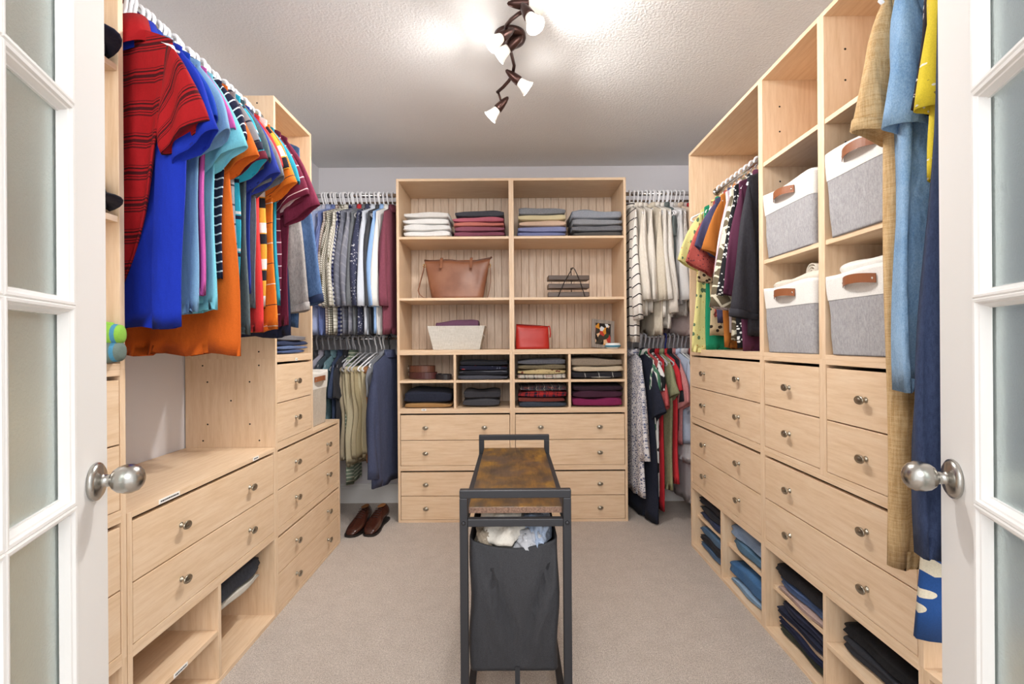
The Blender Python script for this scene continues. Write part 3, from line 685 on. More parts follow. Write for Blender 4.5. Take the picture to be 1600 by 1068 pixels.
# --- back wall, right upper rail
def cr(c1, c2=None): return cloth('heather', c1, c2 or c1)
rib = lambda c1, c2: cloth('knit', c1, c2)
br = [
 ('top', 'long white top with thin black stripes beside the bookcase', cloth('stripe', '#f5f1ea', .062, [(.1, .12, '#26262c')]), dict(thick=.045, L_=.90, sl=.70, a0=.085, a1=.055)),
 ('sweater', 'cream cable sweater next to the striped top', cr('#f1e9dd', '#e8dfd1'), dict(L_=.72)),
 ('sweater', 'ivory ribbed sweater between the cream ones', rib('#f2ebe1', '#e0d6c8'), dict(L_=.74)),
 ('cardigan', 'pale cream cardigan with straight sleeve', cr('#f3ede4', '#eae2d6'), dict(L_=.72, thick=.04)),
 ('blouse', 'sand beige blouse with a knotted tie', cr('#e6dcca', '#dbcfbb'), dict(L_=.86, dx=.022, thick=.036)),
 ('sweater', 'off-white sweater with narrow sleeve', cr('#f4efe8', '#ebe5db'), dict(L_=.74, dx=.02)),
 ('sweater', 'oatmeal ribbed sweater hanging lowest of the cream row', rib('#f0e9df', '#ddd3c5'), dict(L_=.82, sl=.66, thick=.045, dx=.01)),
 ('cardigan', 'warm white draped cardigan with wide neckline', cr('#f6f2ec', '#eee8df'), dict(L_=.74, thick=.045)),
 ('blouse', 'dark grey-green blouse in the cream row', cloth('plain', '#6d7675'), dict(L_=.5, sl=.18, hw=.16)),
 ('shirt', 'white draped shirt with a pointed fold', cloth('plain', '#eceae9'), dict(L_=.66, thick=.045)),
 ('cardigan', 'white speckled knit cardigan', cloth('heather', '#e6e0da', '#c9c0b8'), dict(L_=.74)),
 ('sweater', 'peach beige sweater near the end of the rail', cr('#e6d3c0', '#dcc6b1'), dict(L_=.7)),
 ('blouse', 'pale pink long blouse beside the wardrobe section', cr('#e8d6d4', '#decac8'), dict(L_=.86)),
 ('top', 'red top last on the cream rail', cloth('plain', '#b8323a'), dict(L_=.6)),
]
back_row(br, .798, 1.16, ZB, YRB, 'cream clothes on the back rail', 500, L_=.76, hw=.19, sl=.58, collar='band', folds=.008, a0=.10, a1=.055, ang=7, jit=4, th=.036, sthick=.046, rz=-90, rz1=-72)
for i in range(6):
    hanger('spare white hanger just beside the ' + ' '.join(br[4 + i][1].split(' with')[0].split(' in the')[0].split(' hanging')[0].split()[:8]), (.775 + (4.5 + i) * .0296, YRB, ZB), radians(-76 + R.uniform(-5, 5)))
# --- back wall, right lower rail
nvy = cloth('heather', '#2b2f40', '#222634')
br2 = [
 ('dress', 'long white dress with small blue leaf pattern beside the drawers', cloth('animal', '#e9e7ea', '#6f7694', 75, .2), dict(L_=.92, hem=.22, sl=.62, thick=.05, a0=.095, a1=.07, ang=13, hang=M_HANGG)),
 ('dress', 'long navy shirt dress with short cuffed sleeve', nvy, dict(L_=1.08, hem=.23, sl=.34, thick=.055, a0=.11, a1=.095, ang=26, collar='shirt', dx=.02, hang=M_HANGG, cuff=nvy)),
 ('dress', 'green and white leaf print dress behind the navy one', cloth('leaf', '#e6e8e2', '#4c7d63', 9, 6), dict(L_=.78, sl=.2, hang=M_HANGG)),
 ('top', 'coral red textured top with frilled hem', cloth('heather', '#cf6a68', '#b9484d'), dict(L_=.62, sl=.30, hang=M_HANGG)),
 ('dress', 'black and white zebra print dress', cloth('leaf', '#f0efee', '#1d1d20', 7, 7), dict(L_=.94, sl=.2, hang=M_HANGG)),
 ('dress', 'long crimson red dress whose hem nearly reaches the carpet', cloth('plain', '#c22b35'), dict(L_=1.02, hang=M_HANGG, sl=.0)),
 ('dress', 'sage olive linen dress with loose skirt', cloth('heather', '#a3a582', '#8b8d6a'), dict(L_=.88, hem=.21, sl=.22, thick=.045, hang=M_HANGG)),
 ('dress', 'bright red dress beside the sage linen one', cloth('plain', '#d8373f'), dict(L_=.84, hem=.23, sl=.2, hang=M_HANGG, thick=.042)),
 ('t_shirt', 'black t-shirt between the red dress and pink top', cloth('plain', '#2b2d33'), dict(L_=.5, sl=.26, hang=M_HANGB, ang=18)),
 ('top', 'salmon pink knit top on the lower rail', cloth('heather', '#dd9a9a', '#cc8080'), dict(L_=.6, sl=.28, hang=M_HANGG)),
 ('shirt', 'light blue shirt on the lower rail', cloth('plain', '#c6d4ea'), dict(L_=.6, sl=.3, hang=M_HANGG)),
 ('shirt', 'white shirt with loose cuff on the lower rail', cloth('plain', '#efeff1'), dict(L_=.72, sl=.32, hang=M_HANGG, thick=.045)),
 ('dress', 'pale grey dress hanging down to the carpet', cloth('plain', '#cfc9cb'), dict(L_=.98, sl=0, hang=M_HANGG, thick=.04)),
 ('top', 'dark red top last on the lower rail', cloth('plain', '#a1202f'), dict(L_=.62, sl=.2, hang=M_HANGG)),
]
back_row(br2, .812, 1.17, ZR3, YRB, 'dresses and tops on the lower back rail', 600, L_=.8, hw=.185, collar='band', folds=.008, jit=5, th=.036, rz=-84, rz1=-80, sthick=.05)
for i in range(5):
    hanger('spare grey hanger just beside the ' + ' '.join(br2[3 + i][1].split(' with')[0].split(' on the')[0].split(' whose')[0].split(' beside')[0].split(' between')[0].split()[:8]), (.79 + (3.5 + i) * .0292, YRB, ZR3), radians(-72 + R.uniform(-5, 5)), M_HANGG)

# --- right wardrobe section (rail along Y; the nearer edge of each faces the room)
wr = [
 ('blouse', 'black long-sleeved blouse nearest in the wardrobe section', cloth('heather', '#3b3a40', '#312f36'), dict(L_=.72, sl=.60, thick=.05, a0=.10, a1=.065, ang=8, cuff=cloth('plain', '#333238'))),
 ('blouse', 'plum burgundy blouse beside the black one', cloth('plain', '#5a2c44'), dict(L_=.80, sl=.5)),
 ('blouse', 'black blouse with dense white spots', cloth('dots', '#1e1e22', '#eeeeec', 75, .36), dict(L_=.78, sl=.5, thick=.04)),
 ('dress', 'olive brown dress with cream ring pattern', cloth('animal', '#e6dfc8', '#6f6450', 20, .14), dict(L_=.74, sl=.55, thick=.07, a0=.10, a1=.08)),
 ('blouse', 'pale pink striped blouse next to the ring pattern dress', cloth('stripe', '#eadfe4', .02, [(.2, .3, '#d9bfcb')], 'u'), dict(L_=.70, sl=.55)),
 ('top', 'rust orange top with short sleeve', cloth('plain', '#b8702f'), dict(L_=.78, sl=.28, a0=.10, ang=22)),
 ('top', 'purple navy top with slim edge beside the rust one', cloth('plain', '#4b4a6a'), dict(L_=.66, sl=.26)),
 ('top', 'red and coral speckled knit top', cloth('floral', '#b4544c', '#5a2f3b', '#e0a090', 60), dict(L_=.62, sl=.34)),
 ('blouse', 'leopard print blouse in the wardrobe section', cloth('dots', '#d8c19a', '#3a2d24', 42, .34), dict(L_=.72, sl=.40)),
 ('dress', 'emerald green dress showing only its hem', cloth('plain', '#1f8f68'), dict(L_=.80, sl=.0)),
 ('blouse', 'pale yellow floral blouse at the far end of the wardrobe section', cloth('floral', '#e9df96', '#5d7a5c', '#c98a3a', 22), dict(L_=.80, sl=.30, hem=.2)),
]
n_ = len(wr)
for i, (k, lab, mt, kw) in enumerate(wr):
    kw = dict(kw); kw.setdefault('thick', .03); y = 2.10 + i * (.50 / (n_ - 1))
    garment(k, lab, mt, (1.16, y, ZR2), radians(9 + R.uniform(-3, 3)), group='blouses in the wardrobe section', hw=.145, Hm=HG2, seed=700 + i, collar='band', folds=.007, **kw)
hanger('empty white hanger at the far end of the wardrobe rail', (1.16, 2.66, ZR2), radians(12))

# --- right near rail by the door
dn = cloth('denim', '#6f98c2', '#a3c3e2', wr=.8); tan = cloth('gauze', '#c59d68', '#e0bf90', wr=.8)
nv2 = cloth('heather', '#3b4766', '#2f3a57')
RD = 1.0
garment('dress', 'tan crinkled gauze shirt dress beside the baskets', tan, (RD + .045, 1.135, 2.13), radians(5), group='dresses by the door', L_=1.40, hw=.175, hem=.175, thick=.05, sl=.34, ang=13, a0=.115, a1=.085, seed=801, collar='shirt', folds=.010, hlabel='white hanger of the tan gauze shirt dress', cuff=tan)
g = garment('dress', 'light denim dress with folded cuffs in front of the tan one', dn, (RD + .02, 1.06, 2.13), radians(8), group='dresses by the door', L_=.98, hw=.18, hem=.195, thick=.06, sl=.36, ang=6, a0=.105, a1=.075, seed=802, collar='shirt', folds=.022, hlabel='white hanger of the light denim dress', lam=.066)
for px, pz in ((-.10, -.42), (.07, -.42)):
    pk = pbox('pocket', dn, g, (px - .045, px + .045, -.040, -.034, pz - .11, pz), .002)
    uvl = pk.data.uv_layers.new(name='UVMap') if not pk.data.uv_layers else None
buttons(g, [(.0, -.036, -.25 - .09 * k) for k in range(6)], M_LABEL)
garment('dress', 'white knit dress with blue petal pattern, lowest hem beside the door', cloth('shells', '#e6dcc4', '#27508f', -1.37), (RD + .05, 1.02, 2.13), radians(4), group='dresses by the door', L_=1.50, hw=.115, hem=.205, thick=.05, sl=0, seed=806, collar='band', folds=.008, hlabel='white hanger of the petal knit dress')
garment('dress', 'black dress with dense white blossom print by the door', cloth('floral', '#2a2028', '#ece6e2', '#b59aa0', 60), (RD + .005, .985, 2.13), radians(6), group='dresses by the door', L_=1.16, hw=.15, hem=.16, thick=.03, sl=.37, ang=8, a1=.075, seed=803, collar='band', hlabel='white hanger of the blossom print dress')
garment('blouse', 'yellow blouse with grey flower print next to the door', cloth('floral', '#e8cf3c', '#9a8440', '#f5f0dc', 27), (RD - .015, .950, 2.13), radians(8), group='dresses by the door', L_=.56, hw=.160, hem=.17, thick=.05, sl=.38, ang=6, a0=.095, a1=.055, seed=804, collar='band', hlabel='white hanger of the yellow flower blouse')
garment('dress', 'long navy linen wrap dress next to the door', nv2, (RD - .035, .905, 2.13), radians(6), group='dresses by the door', L_=1.28, hw=.155, hem=.215, thick=.06, sl=0, seed=805, collar='band', folds=.016, lam=.08, hlabel='white hanger of the navy linen dress')

# ------------------------------------------------------------------ folded clothes
def folded_mesh(w_, d, h, layers=2, seed=0, droop=0.0, rnd=.5):
    """slab with a rolled front edge at y=0 (going +y), resting on z=0"""
    rd = random.Random(seed); m = MB(); NX, NS = 14, 36; rings = []
    p1, p2, p3 = (rd.uniform(0, 6.28) for _ in range(3))
    for i in range(NX + 1):
        x = -1 + 2 * i / NX; e = (1 - abs(x) ** 6) ** .5 if abs(x) < 1 else .0
        e = max(e, .62); pts = []; uv = []
        for k in range(NS):
            a = 2 * pi * k / NS; ca, sa = cos(a), sin(a)
            yy = math.copysign(abs(ca) ** .42, ca); zz = math.copysign(abs(sa) ** .42, sa)
            y = d / 2 + yy * d / 2 * (.96 + .04 * e); z = h / 2 + zz * h / 2 * (1 - (1 - e) * min(1, .045 / h))
            if yy < -.6:
                y += .010 * (1 - abs(sin(pi * layers * (z / h)))) * min(1, h / .03)
            up = max(0, sa)
            z += (up * .13 - max(0, -sa) * .03) * min(h, .06) * (sin(2.6 * x + p1) + .6 * sin(y * 22 + p2) + .5 * sin(5 * x + p3)) - droop * up * (x * .5 + .5)
            z = max(z, .0) if sa < 0 else z
            y += .004 * sin(4 * x + p2)
            pts.append((x * w_ / 2 * (1 - .03 * (1 - e)) + .003 * sin(9 * z / h + p1), y, z)); uv.append((x * w_ / 2, y + z))
        rings.append(m.ring(pts, uv))
    for a, b in zip(rings, rings[1:]): m.bridge(b, a)
    m.cap(rings[0]); m.cap(rings[-1], True)
    return m.mesh('folded')
def stack(items, base, rz, w_, d, group, seed, jit=.006):
    """items: bottom first (name,label,cat,mat,h); base=(x,y,z) of the front middle of the stack bottom"""
    z = base[2]
    for i, (nm, lab, cat, mt, h) in enumerate(items):
        o = obj(nm, folded_mesh(w_ * R.uniform(.94, 1.0), d * R.uniform(.95, 1), h, R.choice((2, 2, 3)), seed + i), mt, None, (base[0] + R.uniform(-jit, jit), base[1] + R.uniform(-jit, jit) * .5, z), rz + radians(R.uniform(-2, 2)))
        tag(o, lab, cat, group); z += h * .90
SW = 'folded clothes on the shelves'
zt = ZM[3] + .748 + .001
def sw(lab, col, h, cat='sweater', col2=None): return ('folded_' + cat.replace(' ', '_'), lab, cat, cloth('heather', col, col2 or col), h)
stack([sw('folded white knit, bottom of the all-white stack', '#f0efed', .042), sw('folded white knit, second from the bottom of the all-white stack', '#e9e8e6', .048), sw('folded white knit, second from the top of the all-white stack', '#efeeec', .045), sw('folded off-white knit on top of the all-white stack', '#e6e2de', .048)], (-.555, 3.115, zt), 0, .305, .30, SW, 900)
stack([sw('folded maroon sweater, bottom of the pink and maroon stack', '#8a5062', .036), sw('folded wine rose sweater in the pink and maroon stack', '#96596a', .038), sw('folded coral sweater in the pink and maroon stack', '#cf7e72', .032), sw('folded rose pink sweater in the pink and maroon stack', '#c06b7c', .034), sw('folded charcoal sweater topping the pink and maroon stack', '#4c4c54', .05)], (-.21, 3.115, zt), 0, .335, .30, SW, 910)
stack([sw('folded periwinkle sweater, bottom of the pastel stack', '#8188b4', .028), sw('folded lavender blue sweater in the pastel stack', '#8d93bd', .042), sw('folded peach sweater in the pastel stack', '#dcbfa8', .042), sw('folded cream yellow sweater in the pastel stack', '#dccfa8', .042), sw('rolled grey heather sweater topping the pastel stack', '#909398', .05, 'sweater', '#77797f')], (.20, 3.115, zt), 0, .32, .30, SW, 920)
stack([sw('folded dark grey sweater, bottom of the grey stack', '#5d5a58', .03), sw('folded mid grey sweater, second in the grey stack', '#7f8086', .045, 'sweater', '#6f7076'), sw('folded silver grey sweater, third in the grey stack', '#a0a2a8', .045, 'sweater', '#8d8f95'), sw('folded light grey sweater topping the grey stack', '#a4a9b3', .062, 'sweater', '#9096a1')], (.558, 3.115, zt), 0, .33, .30, SW, 930)
# cubbies on the back wall
zl, zu = .72 + P + .001, .72 + .189 + P / 2 + .001
pl1 = cloth('plaid', '#2b2a33', .05, [(.1, .08, '#c9c2b4'), (.3, .2, '#54505a'), (.6, .06, '#a0584f')]); pl2 = cloth('plaid', '#b9312f', .06, [(.1, .3, '#20223a'), (.55, .1, '#1b1c2c')]); pl3 = cloth('plaid', '#2c3550', .06, [(.1, .2, '#56617d'), (.5, .06, '#c7c4bf')])
sc1 = cloth('floral', '#cdb98a', '#7a3f34', '#6d6a46', 30); sc2 = cloth('plaid', '#d7d2c6', .06, [(.1, .15, '#31323a'), (.5, .06, '#8d2f35')])
stack([('folded_shirt', 'folded tan shirt lying flat below the navy one in the cubby', 'shirt', cloth('plain', '#b58a58'), .03), ('folded_sweater', 'folded navy sweater with rumpled top in the cubby below the belts', 'sweater', cloth('heather', '#2d3142', '#242836'), .085)], (-.555, 3.12, zl), 0, .32, .30, SW, 940)
stack([sw('folded dark grey trousers, lower of the pair in the cubby', '#4b4b51', .06, 'trousers'), sw('folded charcoal trousers, upper of the pair in the cubby', '#3e3e44', .055, 'trousers')], (-.20, 3.14, zl), 0, .245, .26, SW, 950)
stack([('folded_scarf', 'folded steel blue scarf, bottom of the plaid stack', 'scarf', cloth('heather', '#4a5260', '#3a414e'), .034), ('folded_scarf', 'folded rust red scarf in the plaid stack', 'scarf', cloth('heather', '#8d463a', '#6d3434'), .034), ('folded_shirt', 'folded red and black buffalo plaid shirt', 'shirt', pl2, .045), ('folded_shirt', 'folded dark tartan shirt with cream lines on the plaid stack', 'shirt', pl1, .04)], (.195, 3.115, zl), 0, .32, .31, SW, 960)
stack([('folded_sweater', 'folded magenta cable knit sweater in the cubby', 'sweater', cloth('knit', '#8d2a5c', '#5d1a3c'), .062), sw('folded plum sweater above the magenta cable knit', '#4a2a3c', .05), sw('folded dark aubergine sweater topping the plum pile', '#34222f', .04)], (.555, 3.115, zl), 0, .335, .31, SW, 970)
stack([sw('folded steel grey t-shirt, bottom of the black pile with belts beside', '#52545e', .03, 't-shirt'), ('folded_t_shirt', 'folded black t-shirt with grey lines in the dark pile', 't-shirt', cloth('stripe', '#25262e', .03, [(.1, .1, '#7d808a')]), .035), ('folded_t_shirt', 'folded navy t-shirt with red print in the dark pile', 't-shirt', cloth('floral', '#23253a', '#b6323a', '#8d93a5', 14), .035), sw('rumpled black t-shirt topping the dark pile', '#2a2b33', .035, 't-shirt')], (-.19, 3.115, zu), 0, .33, .30, SW, 980)
stack([('folded_scarf', 'folded cream and black tartan scarf at the bottom of the scarf pile', 'scarf', sc2, .034), ('folded_scarf', 'folded gold floral scarf in the scarf pile', 'scarf', sc1, .036), ('folded_scarf', 'folded khaki fringed scarf in the scarf pile', 'scarf', cloth('heather', '#8d8168', '#6b614d'), .034), ('folded_scarf', 'folded grey knitted scarf topping the scarf pile', 'scarf', cloth('heather', '#70717a', '#57585f'), .036)], (.195, 3.115, zu), 0, .325, .31, SW, 990)
stack([('folded_scarf', 'folded black scarf with white window lines under the taupe blanket', 'scarf', cloth('plaid', '#2e2d33', .09, [(.1, .06, '#e6e4de')]), .05), sw('folded cream wool shawl in the middle of the taupe pile', '#d3c2a8', .038, 'shawl'), sw('folded taupe wool shawl topping its pile', '#a09282', .058, 'shawl', '#8d7f70')], (.555, 3.115, zu), 0, .335, .31, SW, 1000)
# belts
def belt(label, cat, loc, rz, mat, R0, hgt, turns, seed, tilt=0.0):
    t = thing('belt', label, cat, loc, group='belts in the cubby', rot=(tilt, 0, rz))
    m = MB(); N_ = int(28 * turns); prev = None
    for k in range(N_ + 1):
        a = 2 * pi * turns * k / N_; r = R0 - .006 * a / (2 * pi); x, y = r * 1.25 * cos(a), r * .9 * sin(a)
        nx, ny = cos(a) * .002, sin(a) * .002
        cur = m.ring([(x - nx, y - ny, 0), (x + nx, y + ny, 0), (x + nx, y + ny, hgt), (x - nx, y - ny, hgt)])
        if prev: m.bridge(prev, cur)
        else: m.cap(cur)
        prev = cur
    m.cap(prev, True); obj('strap', m.mesh('strap', False), mat, t)
    m = MB(); bx = R0 * 1.25 + .006
    for a, b in (((bx, -.02, 0), (bx, -.02, hgt)), ((bx, .02, 0), (bx, .02, hgt)), ((bx, -.02, 0), (bx, .02, 0)), ((bx, -.02, hgt), (bx, .02, hgt))): m.tube([a, b], .0025, 6)
    obj('buckle', m.mesh('buckle'), M_NICKEL, t); return t
belt('coiled burgundy leather belt leaning in the cubby', 'belt', (-.60, 3.24, zu + .004), 2.6, simple('burgundy_leather', '#4d2a2a', .4), .085, .042, 2.3, 1, radians(0))
belt('coiled black leather belt in front of the burgundy one', 'belt', (-.455, 3.19, zu + .001), 2.2, simple('black_leather', '#2a2629', .4), .055, .033, 2.2, 2)
belt('coiled brown leather belt stacked on the burgundy coil', 'belt', (-.605, 3.245, zu + .047), 2.9, simple('brown_leather', '#6d4434', .42), .072, .042, 2.4, 3)

# left tower: jeans, cubby trousers, caps, rolled socks
dnm = lambda a, b: cloth('denim', a, b)
J = 'folded jeans and trousers'
for i, c in enumerate((('#2c3a5c', '#46577c'), ('#33415f', '#52648a'), ('#26304c', '#3d4b6c'))):
    pass
stack([('folded_jeans', 'folded indigo jeans, bottom of the tower stack', 'jeans', dnm('#38486e', '#5d70a0'), .02), ('folded_jeans', 'folded faded jeans, middle of the tower stack', 'jeans', dnm('#52648c', '#7f92bb'), .02), ('folded_jeans', 'folded dark jeans topping the tower stack', 'jeans', dnm('#27314e', '#3d4a6c'), .024), ('folded_trousers', 'folded grey trousers resting on the tower jeans', 'trousers', cloth('heather', '#8e8c90', '#77757a'), .03)], (LX - .012, 2.24, ZM[3] + P + .001), RZL, .31, .28, J, 1100)
zc = .175 + P / 2 + .001
stack([('folded_trousers', 'folded cream trousers under the grey pair', 'trousers', cloth('plain', '#d8d2c6'), .03), ('folded_trousers', 'folded dark slate trousers topping the cream pair in the cubby', 'trousers', cloth('heather', '#474c57', '#383c46'), .075)], (LX - .05, 1.86, zc), RZL, .30, .29, J, 1110)
def cap(label, loc, rz, col):
    t = thing('cap', label, 'cap', loc, rz, 'caps on the shelf'); mt = cloth('plain', col); m = MB()
    m.lathe([(.085, 0), (.087, .03), (.078, .065), (.055, .09), (.025, .102), (.001, .105)], 20); obj('crown', m.mesh('crown'), mt, t)
    m = MB(); rings = []
    for f in (0, .5, 1):
        rings.append(m.ring([((.084 + .06 * f * max(0, cos(a))) * cos(a), (.084 + .01 * f) * sin(a), .004 - .012 * f * sin(a) ** 2 + .004) for a in [(-1.2 + 2.4 * k / 12) for k in range(13)]]))
    for a, b in zip(rings, rings[1:]): m.bridge(a, b, False)
    o = obj('peak', m.mesh('peak'), mt, t); md = o.modifiers.new('thick', 'SOLIDIFY'); md.thickness = .003
    return t
cap('dark navy cap on the upper shelf of the tower behind the door', (-1.075, 1.145, ZM[3] + .785 + .012), -.1, '#23263a')
cap('black cap on the middle shelf of the tower behind the door', (-1.075, 1.145, ZM[3] + .395 + .012), -.1, '#2a2a33')
def roll_sock(label, loc, rz, c):
    t = thing('rolled_socks', label, 'socks', loc, rz, 'rolled socks on the shelf'); m = MB()
    m.tube([(x, 0, .03) for x in (-.05, -.046, -.02, .0, .02, .046, .05)], [.012, .024, .029, .03, .029, .024, .012], 14); obj('roll', m.mesh('roll'), cloth('stripe', c, .03, [(.1, .3, '#4d8fb0')], 'u'), t)
    m = MB(); m.tube([(x, -.004, .052) for x in (-.03, 0, .03)], [.008, .012, .008], 10); obj('cuff', m.mesh('cuff'), cloth('plain', c), t)
roll_sock('lime green rolled socks at the shelf edge behind the door', (-1.025, 1.195, ZM[3] + P + .044), .2, '#8fc24a')
roll_sock('grey rolled socks under the lime green pair', (-1.025, 1.195, ZM[3] + P + .001), .15, '#6f7f78')

# right cubbies
def rc(y, z, items, seed, w_=.30, d=.29, in_=.03): stack(items, (RX + in_, y, z), RZR, w_, d, J, seed)
def jn(lab, a, b, h, nm='jeans'): return ('folded_' + nm, lab, nm, dnm(a, b), h)
zl2 = P + .001; zu2 = .175 + P / 2 + .001
yA, yB = 2.53, 2.145; yC, yD = 1.745, 1.375
rc(yA, zl2, [jn('folded mid blue jeans, bottom of the far floor cubby', '#4a678c', '#6d8aad', .04), jn('folded black jeans in the far floor cubby', '#26262c', '#37373f', .05), jn('folded washed blue jeans topping the far floor cubby', '#46617f', '#6485a5', .045)], 1200)
rc(yA, zu2, [jn('folded dark indigo jeans, bottom of the far upper cubby', '#2c3550', '#424d6b', .04), jn('folded black jeans in the far upper cubby', '#222329', '#303139', .045), jn('folded coal black jeans topping the far upper cubby', '#2a2a30', '#3a3a42', .04)], 1210)
rc(yB, zl2, [jn('folded ice blue jeans, bottom of the second floor cubby', '#7f9fbe', '#a4bfd8', .03), jn('folded bright blue jeans with pocket, second floor cubby', '#39618f', '#5684b4', .085)], 1220)
rc(yB, zu2, [jn('folded teal blue jeans, lower pair in the second upper cubby', '#4a6a85', '#6d90ab', .05), jn('folded pale worn jeans topping the second upper cubby', '#7890b0', '#a3b7d2', .07)], 1230)
rc(yC, zl2, [jn('rolled olive trousers, lowest in the third floor cubby', '#363a33', '#474b42', .033, 'trousers'), jn('folded navy trousers above the olive roll', '#1d2238', '#2a3050', .033, 'trousers'), jn('folded beige trousers between navy pairs', '#b79c85', '#ccb29c', .014, 'trousers'), jn('folded ink blue trousers in the third floor cubby', '#1f2233', '#2d3147', .03, 'trousers'), jn('folded midnight navy trousers topping the third floor cubby', '#23263a', '#33374e', .035, 'trousers')], 1240)
rc(yC, zu2, [jn('folded dusty pink trousers, lowest in the third upper cubby', '#b59a92', '#cdb2a9', .02, 'trousers'), jn('folded slate blue jeans in the third upper cubby', '#43567c', '#5e739b', .04), jn('folded black trousers topping the third upper cubby', '#1c1b20', '#29282e', .055, 'trousers')], 1250)
rc(yD, zl2, [jn('crumpled white cotton blouse in the nearest floor cubby', '#d6d2d0', '#e9e6e4', .07, 'blouse')], 1260, .26)
rc(yD, zu2, [jn('folded charcoal trousers, lower pair in the nearest upper cubby', '#2a2b30', '#3a3b42', .045, 'trousers'), jn('folded jet black trousers topping the nearest upper cubby', '#151518', '#222226', .06, 'trousers')], 1270)

# ------------------------------------------------------------------ baskets
def rrect(w_, d, r, n=5):
    pts = []
    for cx, cy, a0 in ((w_ / 2 - r, d / 2 - r, 0), (-w_ / 2 + r, d / 2 - r, 90), (-w_ / 2 + r, -d / 2 + r, 180), (w_ / 2 - r, -d / 2 + r, 270)):
        for k in range(n + 1):
            a = radians(a0 + 90 * k / n); pts.append((cx + r * cos(a), cy + r * sin(a)))
    return pts
def densify(p, step):
    out = []
    for i in range(len(p)):
        a = Vector((*p[i], 0)); b = Vector((*p[(i + 1) % len(p)], 0)); k = max(1, int((b - a).length / step))
        out += [tuple((a + (b - a) * j / k)[:2]) for j in range(k)]
    return out
def basket(label, loc, rz, w_=.325, d=.29, h=.235, body='#b9b7b9', body2='#9f9da0', band='#f1eee9', handle=True, seed=0, fill=None, bandf=.68, lean=0.0):
    """front at local y=0, going +y"""
    t = thing('storage_basket', label, 'basket', loc, rz, 'fabric storage baskets'); rd = random.Random(seed); p1, p2 = rd.uniform(0, 6), rd.uniform(0, 6)
    base = densify(rrect(1, 1, .07), .12)
    def ringp(f, inset=0.0, dz=0.0):
        sx = (w_ * (.90 + .10 * f) - 2 * inset); sy = (d * (.92 + .08 * f) - 2 * inset); out = []
        for x, y in base:
            ed = sin(pi * f); bl = .010 * sin(3 * pi * f + p1 + 4 * x) + .007 * sin(9 * x + 5 * f + p2); bl *= ed
            out.append((x * sx * (1 + bl), d / 2 + y * sy * (1 + bl) + lean * f, f * h + dz + .005 * f * sin(6 * x + p2) * (1 if f > .9 else 0)))
        return out
    uvf = lambda r: [(p[0] + p[1], p[2]) for p in r]
    grey = cloth('heather', body, body2, wr=.5); white = cloth('plain', band, wr=.3)
    m = MB(); rs = [ringp(f) for f in (0, .02, .12, .24, .36, .48, .6, bandf)]; rr = [m.ring(r, uvf(r)) for r in rs]
    for a, b in zip(rr, rr[1:]): m.bridge(a, b)
    m.cap(rr[0], True); obj('basket_body', m.mesh('basket_body'), grey, t)
    m = MB(); rs = [ringp(bandf, -.0012), ringp(bandf + .08, -.0012), ringp(.86, -.0012), ringp(.95, -.0012), ringp(1.0, -.0005), ringp(1.0, .004), ringp(.9, .006), ringp(.5, .007), ringp(.1, .007)]
    rr = [m.ring(r, uvf(r)) for r in rs]
    for a, b in zip(rr, rr[1:]): m.bridge(a, b)
    m.cap(rr[-1]); obj('band', m.mesh('band'), white, t)
    if handle:
        m = MB(); hz = h * .86; yf = d / 2 - d * .985 / 2; prev = None; hw = .065
        for k in range(15):
            u = -1 + 2 * k / 14; x = hw * u; bow = .020 * (1 - abs(u) ** 2.5) ; z = hz + .010 * (1 - u * u) * .6
            cur = m.ring([(x, yf - .004 - bow, z - .013), (x, yf - .0065 - bow, z - .013), (x, yf - .0065 - bow, z + .013), (x, yf - .004 - bow, z + .013)])
            if prev: m.bridge(cur, prev)
            else: m.cap(cur, True)
            prev = cur
        m.cap(prev); ho = obj('handle', m.mesh('handle', False), M_LEATHER, t, (0, lean * .86, 0))
        for s in (-1, 1):
            m = MB(); m.lathe([(.001, 0), (.005, 0), (.005, .0015), (.003, .003), (.001, .0032)], 10, Matrix.Translation((s * .056, yf - .009, hz)) @ Matrix.Rotation(pi / 2, 4, 'X')); obj('rivet', m.mesh('rivet'), M_RIVET, ho)
    return t
def blanket(label, loc, rz, w_, d, h, mat, seed, cat='blanket'):
    o = obj('folded_' + cat, folded_mesh(w_, d, h, 2, seed), mat, None, loc, rz); return tag(o, label, cat, SW)
ycA, ycB = 1.7525, 1.3735; bz1 = ZM[3] + P + .001; bz2 = ZM[3] + .385 + .001
basket('grey basket with tan handle on the shelf beside the black blouse, blue cloth inside', (RX - .012, ycA, bz2), RZR, seed=1, h=.245)
basket('grey basket with tan handle below, holding a rolled cream blanket', (RX - .012, ycA, bz1), RZR, seed=2, h=.25)
basket('grey basket with tan handle on the upper shelf by the denim dress, dark knit inside', (RX - .014, ycB, bz2), RZR, seed=3, h=.26)
basket('grey basket with tan handle just above the drawers by the denim dress', (RX - .014, ycB, bz1), RZR, seed=4, h=.25)
blanket('blue folded cloth in the grey basket', (RX + .05, ycA, bz2 + .19), RZR, .26, .2, .085, cloth('plain', '#3a486a'), 21, 'cloth')
blanket('cream folded blanket sticking out of the basket', (RX + .02, ycA, bz1 + .20), RZR, .285, .24, .085, cloth('plain', '#e0d6c8'), 22)
blanket('dark charcoal chunky knit in the upper basket', (RX + .04, ycB, bz2 + .20), RZR, .27, .22, .11, cloth('knit', '#3c3d42', '#202125'), 23, 'knit')
blanket('white folded towel filling the basket above the drawers', (RX + .02, ycB, bz1 + .20), RZR, .285, .24, .095, cloth('plain', '#efebe4'), 24, 'towel')
t = thing('rolled_blanket', 'cream rolled blanket end beside the folded one', 'blanket', (RX + .04, ycA - .07, bz1 + .285), 0, SW); m = MB()
